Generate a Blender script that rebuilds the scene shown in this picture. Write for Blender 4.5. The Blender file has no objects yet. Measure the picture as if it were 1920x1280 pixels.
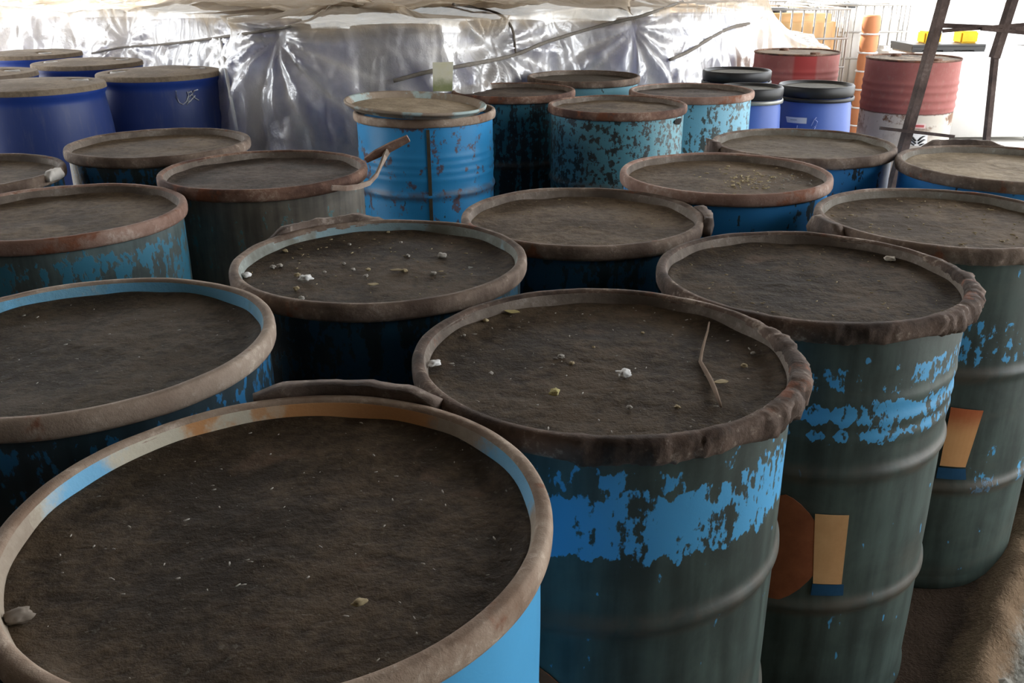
import bpy, bmesh, math, random
from mathutils import Vector, Matrix, noise
from mathutils.bvhtree import BVHTree

SC = bpy.context.scene
COL = SC.collection
R = math.radians
PI = math.pi

# ------------------------------------------------------------------ camera, sky, sun, exposure
F_PX, PITCH, ROLL, CAM_Z = 1703.6, R(22.156), R(-0.4506), 1.4204
cam_data = bpy.data.cameras.new('camera')
cam = bpy.data.objects.new('camera', cam_data)
COL.objects.link(cam)
cam_data.sensor_width = 36.0
cam_data.lens = F_PX / 1920 * 36.0
cam_data.clip_end = 300
cam.matrix_world = Matrix.Translation((0, 0, CAM_Z)) @ Matrix.Rotation(PI / 2 - PITCH, 4, 'X') @ Matrix.Rotation(ROLL, 4, 'Z')
SC.camera = cam

world = bpy.data.worlds.new('sky')
SC.world = world
world.use_nodes = True
wn = world.node_tree
wn.nodes['Background'].inputs[0].default_value = (0.93, 0.96, 1.0, 1)
wn.nodes['Background'].inputs[1].default_value = 5.4

sun_d = bpy.data.lights.new('sun', 'SUN')
sun_d.energy = 13.0
sun_d.angle = R(0.6)
sun_d.color = (1.0, 0.95, 0.86)
sun = bpy.data.objects.new('sun', sun_d)
COL.objects.link(sun)
sun.location = (-6, 9, 9)
SUN_DIR = Vector((0.50, -0.66, -0.62))            # the way the light travels
sun.rotation_euler = SUN_DIR.to_track_quat('-Z', 'Y').to_euler()

SC.view_settings.view_transform = 'Standard'
SC.view_settings.look = 'None'
SC.view_settings.exposure = 0.0
SC.view_settings.gamma = 1.0
SC.view_settings.use_curve_mapping = False
SC.cycles.max_bounces = 10
SC.cycles.transparent_max_bounces = 24
SC.cycles.use_denoising = True


def ray_dir(px, py):
    X, Y = px - 960, py - 640
    c, s = math.cos(ROLL), math.sin(ROLL)
    X, Y = c * X + s * Y, -s * X + c * Y
    cp, sp = math.cos(PITCH), math.sin(PITCH)
    return Vector((X / F_PX, cp - Y / F_PX * sp, -sp - Y / F_PX * cp))


def on_z(px, py, z):                              # photo pixel -> point at height z
    d = ray_dir(px, py)
    t = (z - CAM_Z) / d.z
    return Vector((0, 0, CAM_Z)) + d * t


def at_y(px, py, y):                              # photo pixel -> point at distance y
    d = ray_dir(px, py)
    return Vector((0, 0, CAM_Z)) + d * (y / d.y)


# ------------------------------------------------------------------ object helpers
def link(name, me, mat=None, parent=None):
    o = bpy.data.objects.new(name, me)
    COL.objects.link(o)
    if mat:
        me.materials.append(mat)
    if parent:
        o.parent = parent
    return o


def obj(name, bm, mat, parent=None, smooth=True, loc=None):
    me = bpy.data.meshes.new(name)
    bmesh.ops.recalc_face_normals(bm, faces=bm.faces)
    bm.to_mesh(me)
    bm.free()
    if smooth:
        for p in me.polygons:
            p.use_smooth = True
    o = link(name, me, mat, parent)
    if loc is not None:
        o.location = loc
    return o


def tag(o, label, cat, group=None, kind=None):
    o['label'] = label
    o['category'] = cat
    if group:
        o['group'] = group
    if kind:
        o['kind'] = kind
    return o


def thing(name, label, cat, loc, rotz=0, group=None):
    o = bpy.data.objects.new(name, None)
    COL.objects.link(o)
    o.empty_display_size = 0.1
    o.location = loc
    o.rotation_euler = (0, 0, rotz)
    return tag(o, label, cat, group)


def struct(name, bm, mat, smooth=False):
    o = obj(name, bm, mat, None, smooth)
    o['kind'] = 'structure'
    return o


def ease(t):
    t = max(0.0, min(1.0, t))
    return t * t * (3 - 2 * t)


def lathe(profile, seg=128, disp=None, closed=False, cap_top=False, cap_bottom=False):
    bm = bmesh.new()
    rings = []
    for j, (r, z) in enumerate(profile):
        ring = []
        for i in range(seg):
            t = 2 * PI * i / seg
            rr, zz = r, z
            if disp:
                rr, zz = disp(t, r, z, j)
            ring.append(bm.verts.new((rr * math.cos(t), rr * math.sin(t), zz)))
        rings.append(ring)
    n = len(rings)
    for j in range(n if closed else n - 1):
        a, b = rings[j], rings[(j + 1) % n]
        for i in range(seg):
            k = (i + 1) % seg
            bm.faces.new((a[i], a[k], b[k], b[i]))
    if cap_bottom:
        bm.faces.new(rings[0])
    if cap_top:
        bm.faces.new(rings[-1])
    return bm


def box(bm, c, s, rz=0.0):
    m = Matrix.Translation(c) @ Matrix.Rotation(rz, 4, 'Z') @ Matrix.Diagonal((*s, 1))
    return bmesh.ops.create_cube(bm, size=1, matrix=m)


def tube(bm, pts, r, seg=8, taper=None):
    pts = [Vector(p) for p in pts]
    n = len(pts)
    rings = []
    up = Vector((0, 0, 1))
    for i, p in enumerate(pts):
        t = (pts[min(i + 1, n - 1)] - pts[max(i - 1, 0)]).normalized()
        a = t.cross(up)
        if a.length < 1e-3:
            a = t.cross(Vector((1, 0, 0)))
        a.normalize()
        b = a.cross(t).normalized()
        rr = r * (taper[i] if taper else 1)
        rings.append([bm.verts.new(p + a * rr * math.cos(2 * PI * k / seg) + b * rr * math.sin(2 * PI * k / seg)) for k in range(seg)])
    for u, v in zip(rings, rings[1:]):
        for k in range(seg):
            bm.faces.new((u[k], u[(k + 1) % seg], v[(k + 1) % seg], v[k]))
    bm.faces.new(rings[0])
    bm.faces.new(rings[-1])


# ------------------------------------------------------------------ node helpers
class NT:
    def __init__(self, name, rough=0.8, spec=0.3):
        self.m = bpy.data.materials.new(name)
        self.m.use_nodes = True
        self.t = self.m.node_tree
        self.b = self.t.nodes['Principled BSDF']
        self.b.inputs['Roughness'].default_value = rough
        self.b.inputs['Specular IOR Level'].default_value = spec
        self.tc = self.t.nodes.new('ShaderNodeTexCoord')

    def n(self, kind):
        return self.t.nodes.new(kind)

    def put(self, sock, v):
        if isinstance(v, bpy.types.NodeSocket):
            self.t.links.new(v, sock)
        elif isinstance(v, (tuple, list)) and len(v) == 3 and sock.type == 'RGBA':
            sock.default_value = (*v, 1)
        else:
            sock.default_value = v

    def vec(self, seed=(0, 0, 0), scale=(1, 1, 1), src=None):
        m = self.n('ShaderNodeMapping')
        self.put(m.inputs['Vector'], src or self.tc.outputs['Object'])
        m.inputs['Location'].default_value = seed
        m.inputs['Scale'].default_value = scale
        return m.outputs[0]

    def noise(self, vec, scale, detail=4, rough=0.6, dist=0.0):
        q = self.n('ShaderNodeTexNoise')
        self.put(q.inputs['Vector'], vec)
        q.inputs['Scale'].default_value = scale
        q.inputs['Detail'].default_value = detail
        q.inputs['Roughness'].default_value = rough
        q.inputs['Distortion'].default_value = dist
        return q.outputs['Fac']

    def step(self, v, a, b):                       # smooth ramp of v from a to b
        q = self.n('ShaderNodeMapRange')
        q.interpolation_type = 'SMOOTHSTEP'
        self.put(q.inputs['Value'], v)
        q.inputs['From Min'].default_value = a
        q.inputs['From Max'].default_value = b
        return q.outputs[0]

    def op(self, kind, a, b=0.0):
        q = self.n('ShaderNodeMath')
        q.operation = kind
        self.put(q.inputs[0], a)
        self.put(q.inputs[1], b)
        return q.outputs[0]

    def mix(self, f, a, b):
        q = self.n('ShaderNodeMix')
        q.data_type = 'RGBA'
        self.put(q.inputs[0], f)
        self.put(q.inputs[6], a)
        self.put(q.inputs[7], b)
        return q.outputs[2]

    def color(self, c):
        self.put(self.b.inputs['Base Color'], c)

    def bump(self, h, strength=0.3, dist=0.004):
        q = self.n('ShaderNodeBump')
        q.inputs['Strength'].default_value = strength
        q.inputs['Distance'].default_value = dist
        self.put(q.inputs['Height'], h)
        self.t.links.new(q.outputs[0], self.b.inputs['Normal'])

    def xyz(self, src=None):
        q = self.n('ShaderNodeSeparateXYZ')
        self.put(q.inputs[0], src or self.tc.outputs['Object'])
        return q.outputs

    def wrap(self, radius=0.286):                  # arc length round a drum, 0 on its -y side; and height
        x, y, z = self.xyz()
        u = self.op('MULTIPLY', self.op('ARCTAN2', x, self.op('MULTIPLY', y, -1.0)), radius)
        c = self.n('ShaderNodeCombineXYZ')
        self.put(c.inputs[0], u)
        self.put(c.inputs[1], z)
        return c.outputs[0], u, z


def plain(name, col, rough=0.7, spec=0.3, metal=0.0, vary=0.25, scale=12):
    t = NT(name, rough, spec)
    f = t.noise(t.vec(), scale, 4)
    t.color(t.mix(f, tuple(c * (1 - vary) for c in col), tuple(c * (1 + vary) for c in col)))
    t.b.inputs['Metallic'].default_value = metal
    return t.m


def drum_paint(name, paint, film, bands, seed, cover=0.75, rust=0.3, specks=0.3, rough=0.45, streak=0.6, side=None, grain=1.0):
    """Old blue drum paint under a film of dried grime; bands = (height, half height, how much paint shows)."""
    t = NT(name, rough, 0.5)
    w, u, z = t.wrap()
    sd = (seed * 3.17, seed * 1.31, seed)
    drip = t.noise(t.vec(sd, (34, 3.2, 1), w), 1.0, 3, 0.55)
    blot = t.noise(t.vec(sd, (11 * grain, 13 * grain, 1), w), 1.0, 5, 0.65, 0.4)
    fine = t.noise(t.vec(sd, (70, 38, 1), w), 1.0, 3, 0.6)
    big = t.noise(t.vec(sd, (4, 4, 1), w), 1.0, 3, 0.5)
    v = t.op('ADD', t.op('MULTIPLY', drip, streak), t.op('MULTIPLY', blot, 1 - streak))
    v = t.op('ADD', v, t.op('MULTIPLY', t.op('SUBTRACT', fine, 0.5), 0.55))
    show = None
    for zc, half, amt in bands:
        d = t.op('ABSOLUTE', t.op('SUBTRACT', z, zc))
        d = t.op('ADD', d, t.op('MULTIPLY', t.op('SUBTRACT', drip, 0.5), 0.10))
        b = t.op('MULTIPLY', t.op('SUBTRACT', 1.0, t.step(d, half * 0.7, half * 1.15)), amt)
        show = b if show is None else t.op('MAXIMUM', show, b)
    base = 1 - cover
    show = t.op('MAXIMUM', show, base) if show is not None else base
    if side:                                       # less or more film toward one side: (arc length from, to)
        show = t.op('MULTIPLY', show, t.step(u, side[0], side[1]))
    thr = t.op('SUBTRACT', 0.74, t.op('MULTIPLY', show, 0.45))
    m = t.step(t.op('SUBTRACT', v, thr), -0.015, 0.03)
    sp = t.step(t.noise(t.vec(sd, (46, 22, 1), w), 1.0, 2, 0.5), 0.80 - 0.14 * specks, 0.84 - 0.14 * specks)
    m = t.op('MAXIMUM', m, t.op('MULTIPLY', sp, 0.8 if specks > 0 else 0.0))
    pv = t.mix(big, tuple(c * 0.72 for c in paint), tuple(min(1, c * 1.18 + 0.01) for c in paint))
    fmix = t.step(t.op('ADD', t.op('MULTIPLY', drip, .45), t.op('ADD', t.op('MULTIPLY', big, .3), t.op('MULTIPLY', blot, .25))), .36, .66)
    fv = t.mix(fmix, tuple(c * 0.55 for c in film), tuple(c * 1.55 for c in film))
    fv = t.mix(t.op('MULTIPLY', t.step(t.noise(t.vec((seed, 2, 9), (3, 7, 1), w), 1.0, 4, 0.6), .52, .72), .45), fv, tuple(0.7 * c + 0.3 * q for c, q in zip(film, (0.22, 0.17, 0.12))))
    col = t.mix(m, fv, pv)
    # brown dust and rust gathered on the hoops and in blotches
    h = None
    for zc in (0.285, 0.575):
        d = t.op('ABSOLUTE', t.op('SUBTRACT', z, zc))
        b = t.op('SUBTRACT', 1.0, t.step(d, 0.008, 0.030))
        h = b if h is None else t.op('MAXIMUM', h, b)
    h = t.op('MULTIPLY', h, t.step(blot, 0.30, 0.6))
    col = t.mix(t.op('MULTIPLY', h, 0.65), col, (0.105, 0.078, 0.055))
    rs = t.step(t.noise(t.vec((seed, 7, seed), (16, 12, 1), w), 1.0, 5, 0.7), 0.72 - 0.12 * rust, 0.78 - 0.12 * rust)
    col = t.mix(t.op('MULTIPLY', rs, 0.85), col, t.mix(fine, (0.05, 0.022, 0.012), (0.19, 0.075, 0.035)))
    t.color(col)
    t.bump(t.op('ADD', blot, t.op('MULTIPLY', m, 0.4)), 0.25, 0.003)
    return t.m


def dirt_mat(name, a, b, seed, c=None, cs=0.5):
    t = NT(name, 0.80, 0.22)
    v = t.vec((seed, seed * 2.3, 0))
    n1 = t.noise(v, 5, 6, 0.65)
    n2 = t.noise(v, 55, 4, 0.7)
    n3 = t.noise(v, 9, 5, 0.6, 0.6)
    f = t.op('ADD', t.op('MULTIPLY', n1, 0.65), t.op('MULTIPLY', n2, 0.35))
    col = t.mix(t.step(f, 0.40, 0.62), a, b)
    col = t.mix(t.op('MULTIPLY', t.step(n3, 0.58, 0.74), cs), col, c or tuple(x * 1.5 for x in b))
    col = t.mix(t.op('MULTIPLY', t.step(t.noise(v, 130, 2, 0.5), 0.66, 0.72), 0.35), col, (0.16, 0.145, 0.12))
    t.color(col)
    t.bump(t.op('ADD', n2, t.op('MULTIPLY', n1, 1.2)), 0.55, 0.006)
    return t.m


def ring_mat(name, base, dark, light, seed, rust=0.3, paint=None, paint_amt=0.0):
    t = NT(name, 0.8, 0.25)
    v = t.vec((seed, seed * 1.7, 0))
    n1 = t.noise(v, 7, 5, 0.65)
    n2 = t.noise(v, 60, 4, 0.7)
    col = t.mix(t.step(n1, 0.35, 0.62), dark, base)
    col = t.mix(t.step(t.op('ADD', t.op('MULTIPLY', n2, .5), t.op('MULTIPLY', n1, .5)), 0.52, 0.68), col, light)
    rs = t.step(t.noise(t.vec((seed, 3, 5)), 6, 5, 0.7), 0.66 - 0.18 * rust, 0.74 - 0.18 * rust)
    col = t.mix(t.op('MULTIPLY', rs, 0.8), col, t.mix(n2, (0.10, 0.035, 0.018), (0.33, 0.12, 0.055)))
    if paint:
        ps = t.step(t.noise(t.vec((seed, 13, 2)), 5, 4, 0.6), 0.62 - 0.2 * paint_amt, 0.66 - 0.2 * paint_amt)
        col = t.mix(ps, col, paint)
    t.color(col)
    t.bump(n2, 0.5, 0.004)
    return t.m


# ------------------------------------------------------------------ the place: ground, shed roof and walls, with an added light-blocking wall
def floor_height(x, y):
    # bank of dust swept against the drums on the right, coarse rubble beyond it
    dx, dy = 0.585, 0.811
    s = (x - 0.93) * dy - (y - 1.53) * dx          # + is the open side
    al = (x - 0.93) * dx + (y - 1.53) * dy
    h = 0.0
    fade = ease((3.2 - al) / 0.8) * ease((al + 1.5) / 0.5)
    h += 0.060 * math.exp(-((s - 0.055) / 0.055) ** 2) * fade
    if s > 0.02:
        h += fade * ease((s - .02) / .08) * (0.020 + 0.028 * noise.fractal(Vector((x * 9, y * 9, 0)), 1.0, 2.0, 5))
    h += 0.006 * noise.noise(Vector((x * 6, y * 6, 3)))
    return h


def make_floor():
    bm = bmesh.new()

    def axis(a, b, fine0, fine1, cs, fs):
        v = []
        x = a
        while x < b:
            v.append(x)
            x += fs if fine0 <= x < fine1 else cs
        v.append(b)
        return v
    xs = axis(-4.2, 3.2, 0.5, 2.3, 0.25, 0.016)
    ys = axis(-2.0, 8.0, 1.1, 3.2, 0.25, 0.016)
    g = [[bm.verts.new((x, y, floor_height(x, y))) for x in xs] for y in ys]
    for j in range(len(ys) - 1):
        for i in range(len(xs) - 1):
            bm.faces.new((g[j][i], g[j][i + 1], g[j + 1][i + 1], g[j + 1][i]))
    t = NT('shed_dirt_floor', 0.95, 0.1)
    x, y, z = t.xyz()
    s = t.op('SUBTRACT', t.op('MULTIPLY', t.op('SUBTRACT', x, 0.93), 0.811), t.op('MULTIPLY', t.op('SUBTRACT', y, 1.53), 0.585))
    n1 = t.noise(t.vec(), 14, 6, 0.7)
    n2 = t.noise(t.vec(), 90, 4, 0.7)
    sn = t.op('ADD', s, t.op('MULTIPLY', t.op('SUBTRACT', n1, 0.5), 0.09))
    soil = t.mix(n1, (0.032, 0.021, 0.014), (0.075, 0.050, 0.034))
    sand = t.mix(n2, (0.14, 0.09, 0.052), (0.31, 0.215, 0.135))
    grav = t.mix(t.step(t.op('ADD', t.op('MULTIPLY', n1, .6), t.op('MULTIPLY', n2, .4)), .38, .64), (0.10, 0.095, 0.078), (0.40, 0.385, 0.33))
    col = t.mix(t.step(sn, -0.03, 0.03), soil, sand)
    col = t.mix(t.step(sn, 0.085, 0.125), col, grav)
    t.color(col)
    t.bump(t.op('ADD', n1, n2), 0.8, 0.01)
    struct('floor', bm, t.m, True)


make_floor()
bm = bmesh.new()
box(bm, (0, 0, -0.06), (120, 120, 0.08))
struct('ground', bm, plain('pale_concrete_yard', (0.62, 0.60, 0.56), 0.9, 0.1, vary=0.1, scale=1.5))
bm = bmesh.new()
box(bm, (0.05, 3.45, 3.45), (8.5, 14.1, 0.12))
box(bm, (-5.2, 2.55, 3.45), (2.0, 12.3, 0.12))  # unseen roof stepped here to steer the sun past the drums onto the sheet
struct('ceiling', bm, plain('shed_roof_sheet', (0.16, 0.14, 0.12), 0.8, vary=0.1))
bm = bmesh.new()
box(bm, (0.2, -3.5, 1.7), (8.2, 0.2, 3.5))
struct('wall_front', bm, plain('shed_wall', (0.14, 0.12, 0.10), 0.9))
bm = bmesh.new()
box(bm, (-3.95, -0.5, 1.7), (0.2, 6.2, 3.5))
struct('wall_left', bm, plain('shed_side_wall', (0.14, 0.12, 0.10), 0.9))
bm = bmesh.new()
box(bm, (4.2, -2.0, 1.7), (0.2, 3.0, 3.5))
struct('light_block_right', bm, plain('light_block_dark', (0.14, 0.12, 0.10), 0.9))  # unseen wall put in to cut the light on the drum fronts
bm = bmesh.new()
box(bm, (4, 19, 1.9), (50, 0.3, 3.8))
struct('wall_back', bm, plain('white_yard_wall', (0.82, 0.82, 0.80), 0.9, vary=0.04))

# ------------------------------------------------------------------ steel drums
BLUE = (0.022, 0.235, 0.56)
SKYB = (0.075, 0.39, 0.71)
NAVY = (0.012, 0.12, 0.28)
TEAL = (0.05, 0.20, 0.27)
GREEN = (0.05, 0.074, 0.066)
GREY = (0.16, 0.165, 0.14)
DUST = (0.235, 0.185, 0.150)
DARKB = (0.060, 0.042, 0.032)
PALE = (0.40, 0.34, 0.285)
PINK = (0.26, 0.165, 0.125)
DIRT_D = ((0.030, 0.020, 0.011), (0.092, 0.064, 0.038))
DIRT_M = ((0.070, 0.048, 0.029), (0.172, 0.122, 0.076))
DIRT_L = ((0.25, 0.195, 0.13), (0.44, 0.35, 0.24))


def ring_bm(r_out, z_top, h, seed, amp, crust):
    """The clamp band: a rolled steel channel round the rim, with caked crust where given as (from deg, to deg, amount)."""
    prof = []
    rc, hw, hh = r_out - 0.0105, 0.0105, h / 2
    n = 14
    for k in range(n):
        a = 2 * PI * k / n
        ca, sa = math.cos(a), math.sin(a)
        px = math.copysign(abs(ca) ** 0.6, ca) * hw
        pz = math.copysign(abs(sa) ** 0.75, sa) * hh
        prof.append((rc + px, z_top - hh + pz))

    def disp(t, r, z, j):
        deg = math.degrees(t)
        k = 0.0
        for a0, a1, am in crust:
            d = (deg - a0) % 360
            span = (a1 - a0) % 360
            if d < span:
                e = min(d, span - d) / max(6.0, span * 0.18)
                k = max(k, am * ease(e))
        c, s = math.cos(t), math.sin(t)
        w = noise.fractal(Vector((c * 2.2 + seed, s * 2.2, z * 8)), 1.0, 2.0, 3) * amp
        cr = 0.0
        if k > 0:
            cr = k * (0.5 + 0.8 * noise.fractal(Vector((c * 9 + seed, s * 9, z * 34)), 0.9, 2.0, 4) + 0.55 * abs(noise.noise(Vector((c * 34, s * 34 + seed, z * 60)))))
        out = (r - rc) / hw
        up = (z - (z_top - hh)) / hh
        return r + w * 0.6 + cr * max(out, -0.15), z + w * 0.9 + cr * 0.7 * (up if up < 0 else 0.30 * up)
    return lathe(prof, 420 if crust else 240, disp, closed=True)


def arc_band(bm, r0, r1, z0, z1, t0, t1, seed, amp=0.002, n=26):
    rows = []
    for i in range(n + 1):
        f = i / n
        t = R(t0 + (t1 - t0) * f)
        e = min(1.0, 6 * f, 6 * (1 - f))
        q = []
        for (r, z) in ((r0, z0), (r1, z0), (r1 + .002, (z0 + z1) / 2), (r1, z1), (r0, z1)):
            g = noise.fractal(Vector((math.cos(t) * 9 + seed, math.sin(t) * 9, z * 40 + r * 30)), 1, 2, 3) * amp
            zz = z0 + (z - z0) * (0.45 + 0.55 * e) + g
            q.append(bm.verts.new(((r + g) * math.cos(t), (r + g) * math.sin(t), zz)))
        rows.append(q)
    for a, b in zip(rows, rows[1:]):
        for k in range(5):
            bm.faces.new((a[k], a[(k + 1) % 5], b[(k + 1) % 5], b[k]))
    bm.faces.new(rows[0])
    bm.faces.new(rows[-1])


def patch(radius, pts, n=6, lift=0.0016):
    """A sticker on the drum side: quad corners given as (angle deg, height)."""
    bm = bmesh.new()
    (a0, z0), (a1, z1), (a2, z2), (a3, z3) = pts      # bottom-left, bottom-right, top-right, top-left
    outer, inner = [], []
    for j in range(n + 1):
        v = j / n
        for lst, rr in ((outer, radius + lift), (inner, radius + lift - 0.0010)):
            row = []
            for i in range(n + 1):
                u = i / n
                a = R((a0 * (1 - u) + a1 * u) * (1 - v) + (a3 * (1 - u) + a2 * u) * v)
                z = (z0 * (1 - u) + z1 * u) * (1 - v) + (z3 * (1 - u) + z2 * u) * v
                row.append(bm.verts.new((rr * math.cos(a), rr * math.sin(a), z)))
            lst.append(row)
    for g in (outer, inner):
        for j in range(n):
            for i in range(n):
                bm.faces.new((g[j][i], g[j][i + 1], g[j + 1][i + 1], g[j + 1][i]))
    for j in range(n):
        for i in (0, n):
            bm.faces.new((outer[j][i], outer[j + 1][i], inner[j + 1][i], inner[j][i]))
            bm.faces.new((outer[i][j], outer[i][j + 1], inner[i][j + 1], inner[i][j]))
    return bm


def poly_patch(radius, outline, lift=0.0016):
    """A sticker of any outline on the drum side, triangulated finely enough to follow the curve."""
    bm = bmesh.new()
    ca = sum(a for a, z in outline) / len(outline)
    cz = sum(z for a, z in outline) / len(outline)
    K = 8

    def P(a, z, l):
        return ((radius + l) * math.cos(R(a)), (radius + l) * math.sin(R(a)), z)
    m = len(outline)
    c = bm.verts.new(P(ca, cz, lift))
    rings = [[bm.verts.new(P(ca + (a - ca) * k / K, cz + (z - cz) * k / K, lift)) for a, z in outline] for k in range(1, K + 1)]
    for i in range(m):
        bm.faces.new((c, rings[0][i], rings[0][(i + 1) % m]))
    for a, b in zip(rings, rings[1:]):
        for i in range(m):
            bm.faces.new((a[i], b[i], b[(i + 1) % m], a[(i + 1) % m]))
    low = [bm.verts.new(P(a, z, lift - 0.0012)) for a, z in outline]
    for i in range(m):
        bm.faces.new((rings[-1][i], low[i], low[(i + 1) % m], rings[-1][(i + 1) % m]))
    return bm


def body_profile(h, hoops=(0.285, 0.575), small=()):
    zs = [0.0, 0.004, 0.012, 0.02]
    zs += [0.03 + (h - 0.045) * k / 120 for k in range(121)]
    out = []
    for z in zs:
        r = 0.286
        for zc in hoops:
            r += 0.0075 * math.exp(-((z - zc) / 0.0125) ** 2)
        for zc in small:
            r += 0.0028 * math.exp(-((z - zc) / 0.011) ** 2)
        if z < 0.022:
            r += 0.004
        out.append((r, z))
    return out


DRUMS = {}


def steel_drum(key, x, y, h, label, paint, ring, dirt, wall, seed, amp=0.0016, crust=(), small=(), ring_h=0.035,
               dent=0.0022, tilt=None, group='open-head steel drums of black sludge', lid=True):
    root = thing('steel_drum', label, 'drum', (x, y, 0), 0, group)

    def disp(t, r, z, j):
        d = noise.noise(Vector((math.cos(t) * 1.7 + seed, math.sin(t) * 1.7, z * 3.2))) * dent
        d += noise.noise(Vector((math.cos(t) * 5 + seed, math.sin(t) * 5, z * 12))) * dent * 0.35
        return r + d, z
    obj('body', lathe(body_profile(h - 0.006, small=small), 144, disp, cap_bottom=True), paint, root)
    obj('clamp_ring', ring_bm(0.300, h, ring_h, seed, amp, crust), ring, root)
    if lid:
        make_lid(root, h, wall, dirt, seed)
    DRUMS[key] = root
    return root


def make_lid(root, h, wall, dirt, seed, depth=0.026):
    prof = [(0.2855, h - 0.006), (0.283, h - 0.003), (0.280, h - 0.006), (0.2745, h - depth), (0.268, h - depth - 0.003), (0.10, h - depth - 0.004),
            (0.02, h - depth - 0.004)]
    ld = obj('lid', lathe(prof, 128, cap_top=True), wall, root)
    zf = h - depth + 0.0005

    def dd(t, r, z, j):
        q = Vector((r * math.cos(t) * 7 + seed, r * math.sin(t) * 7, seed))
        e = ease((0.273 - r) / 0.02)
        hh = 0.0035 * noise.fractal(q, 1, 2, 4) + 0.0012 * noise.noise(q * 6)
        edge = 0.006 * math.exp(-((0.273 - r) / 0.012) ** 2) * (0.5 + noise.noise(Vector((math.cos(t) * 3 + seed, math.sin(t) * 3, 0))))
        rr = r + (0.0008 if r > .27 else 0)
        return rr, z + hh * e + max(edge, 0)
    rs = [0.2745, 0.272, 0.269, 0.265, 0.26, 0.25] + [0.24 - 0.0085 * k for k in range(28)]
    obj('dirt_layer', lathe([(r, zf) for r in rs if r > 0.002], 120, dd, cap_top=True), dirt, ld)
    return ld


D_dark = [dirt_mat('black_sludge_crust_%s' % 'abc'[i], *DIRT_D, 3.1 * i + 1, (0.105, 0.066, 0.042), 0.75) for i in range(3)]
D_mid = [dirt_mat('brown_dirt_crust_%s' % 'abc'[i], *DIRT_M, 2.7 * i + 5, None, 0.4) for i in range(3)]
D_light = [dirt_mat('pale_dust_crust_%s' % 'ab'[i], *DIRT_L, 4.3 * i + 2, None, 0.3) for i in range(2)]
D_red = dirt_mat('reddish_dirt_crust', (0.045, 0.033, 0.025), (0.12, 0.088, 0.066), 8.0, (0.10, 0.05, 0.035), 0.5)

def lid_edge_patches():
    t = NT('lid_edge_cream_orange_blue', 0.75, 0.3)
    x, y, z = t.xyz()
    th = t.op('MULTIPLY', t.op('ARCTAN2', y, x), 57.2958)
    n = t.noise(t.vec(), 12, 5, .65)
    f = t.noise(t.vec(), 60, 4, .7)
    th = t.op('ADD', th, t.op('MULTIPLY', t.op('SUBTRACT', n, .5), 40))
    dust = t.mix(f, (.30, .24, .18), (.48, .40, .31))
    cream = t.mix(f, (.56, .50, .37), (.70, .66, .54))
    orange = t.mix(n, (.50, .22, .08), (.66, .36, .16))
    blue = t.mix(n, (.14, .42, .70), (.26, .58, .82))

    def within(a, b, e=5):
        return t.op('MULTIPLY', t.step(th, a - e, a + e), t.op('SUBTRACT', 1.0, t.step(th, b - e, b + e)))
    c = t.mix(within(102, 176), dust, cream)
    c = t.mix(within(60, 106), c, orange)
    c = t.mix(t.op('MAXIMUM', within(122, 130, 3), within(108, 112, 3)), c, orange)
    c = t.mix(t.op('MAXIMUM', within(6, 38), within(150, 172)), c, blue)
    t.color(c)
    t.bump(f, .3, .003)
    return t.m


RING_TAUPE = ring_mat('dusty_clamp_ring', (0.40, 0.315, 0.245), (0.27, 0.20, 0.15), (0.58, 0.49, 0.40), 1.0, 0.15)
RING_BROWN = ring_mat('brown_clamp_ring', (0.25, 0.185, 0.14), (0.10, 0.068, 0.05), (0.44, 0.36, 0.29), 2.0, 0.3)
RING_CRUST = ring_mat('crusted_clamp_ring', (0.17, 0.115, 0.085), (0.045, 0.030, 0.022), (0.48, 0.39, 0.31), 3.0, 0.25)
RING_PINK = ring_mat('pinkish_rusted_clamp_ring', (0.37, 0.24, 0.185), (0.22, 0.125, 0.09), (0.52, 0.40, 0.33), 4.0, 0.4)
RING_RUST = ring_mat('rusted_clamp_ring', (0.24, 0.135, 0.092), (0.08, 0.04, 0.028), (0.45, 0.32, 0.24), 5.0, 0.6)
RING_WARM = ring_mat('warm_worn_clamp_ring', (0.43, 0.33, 0.25), (0.24, 0.16, 0.11), (0.64, 0.53, 0.43), 6.0, 0.3)

WALL_A = lid_edge_patches()
WALL_BLUE = ring_mat('lid_edge_sky_blue', (0.20, 0.44, 0.60), (0.16, 0.37, 0.52), (0.40, 0.47, 0.49), 2.2, 0.0, (0.18, 0.46, 0.68), 0.6)
WALL_TEAL = ring_mat('lid_edge_pale_teal', (0.30, 0.33, 0.30), (0.18, 0.18, 0.15), (0.42, 0.45, 0.42), 1.6, 0.1, (0.26, 0.37, 0.40), 0.4)
WALL_DUST = ring_mat('lid_edge_dusty', (0.22, 0.18, 0.145), (0.12, 0.095, 0.075), (0.32, 0.28, 0.24), 5.6, 0.1)
WALL_GREY = ring_mat('lid_edge_grey', (0.27, 0.25, 0.21), (0.16, 0.135, 0.105), (0.36, 0.36, 0.32), 7.6, 0.15, (0.24, 0.30, 0.30), 0.25)

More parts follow.
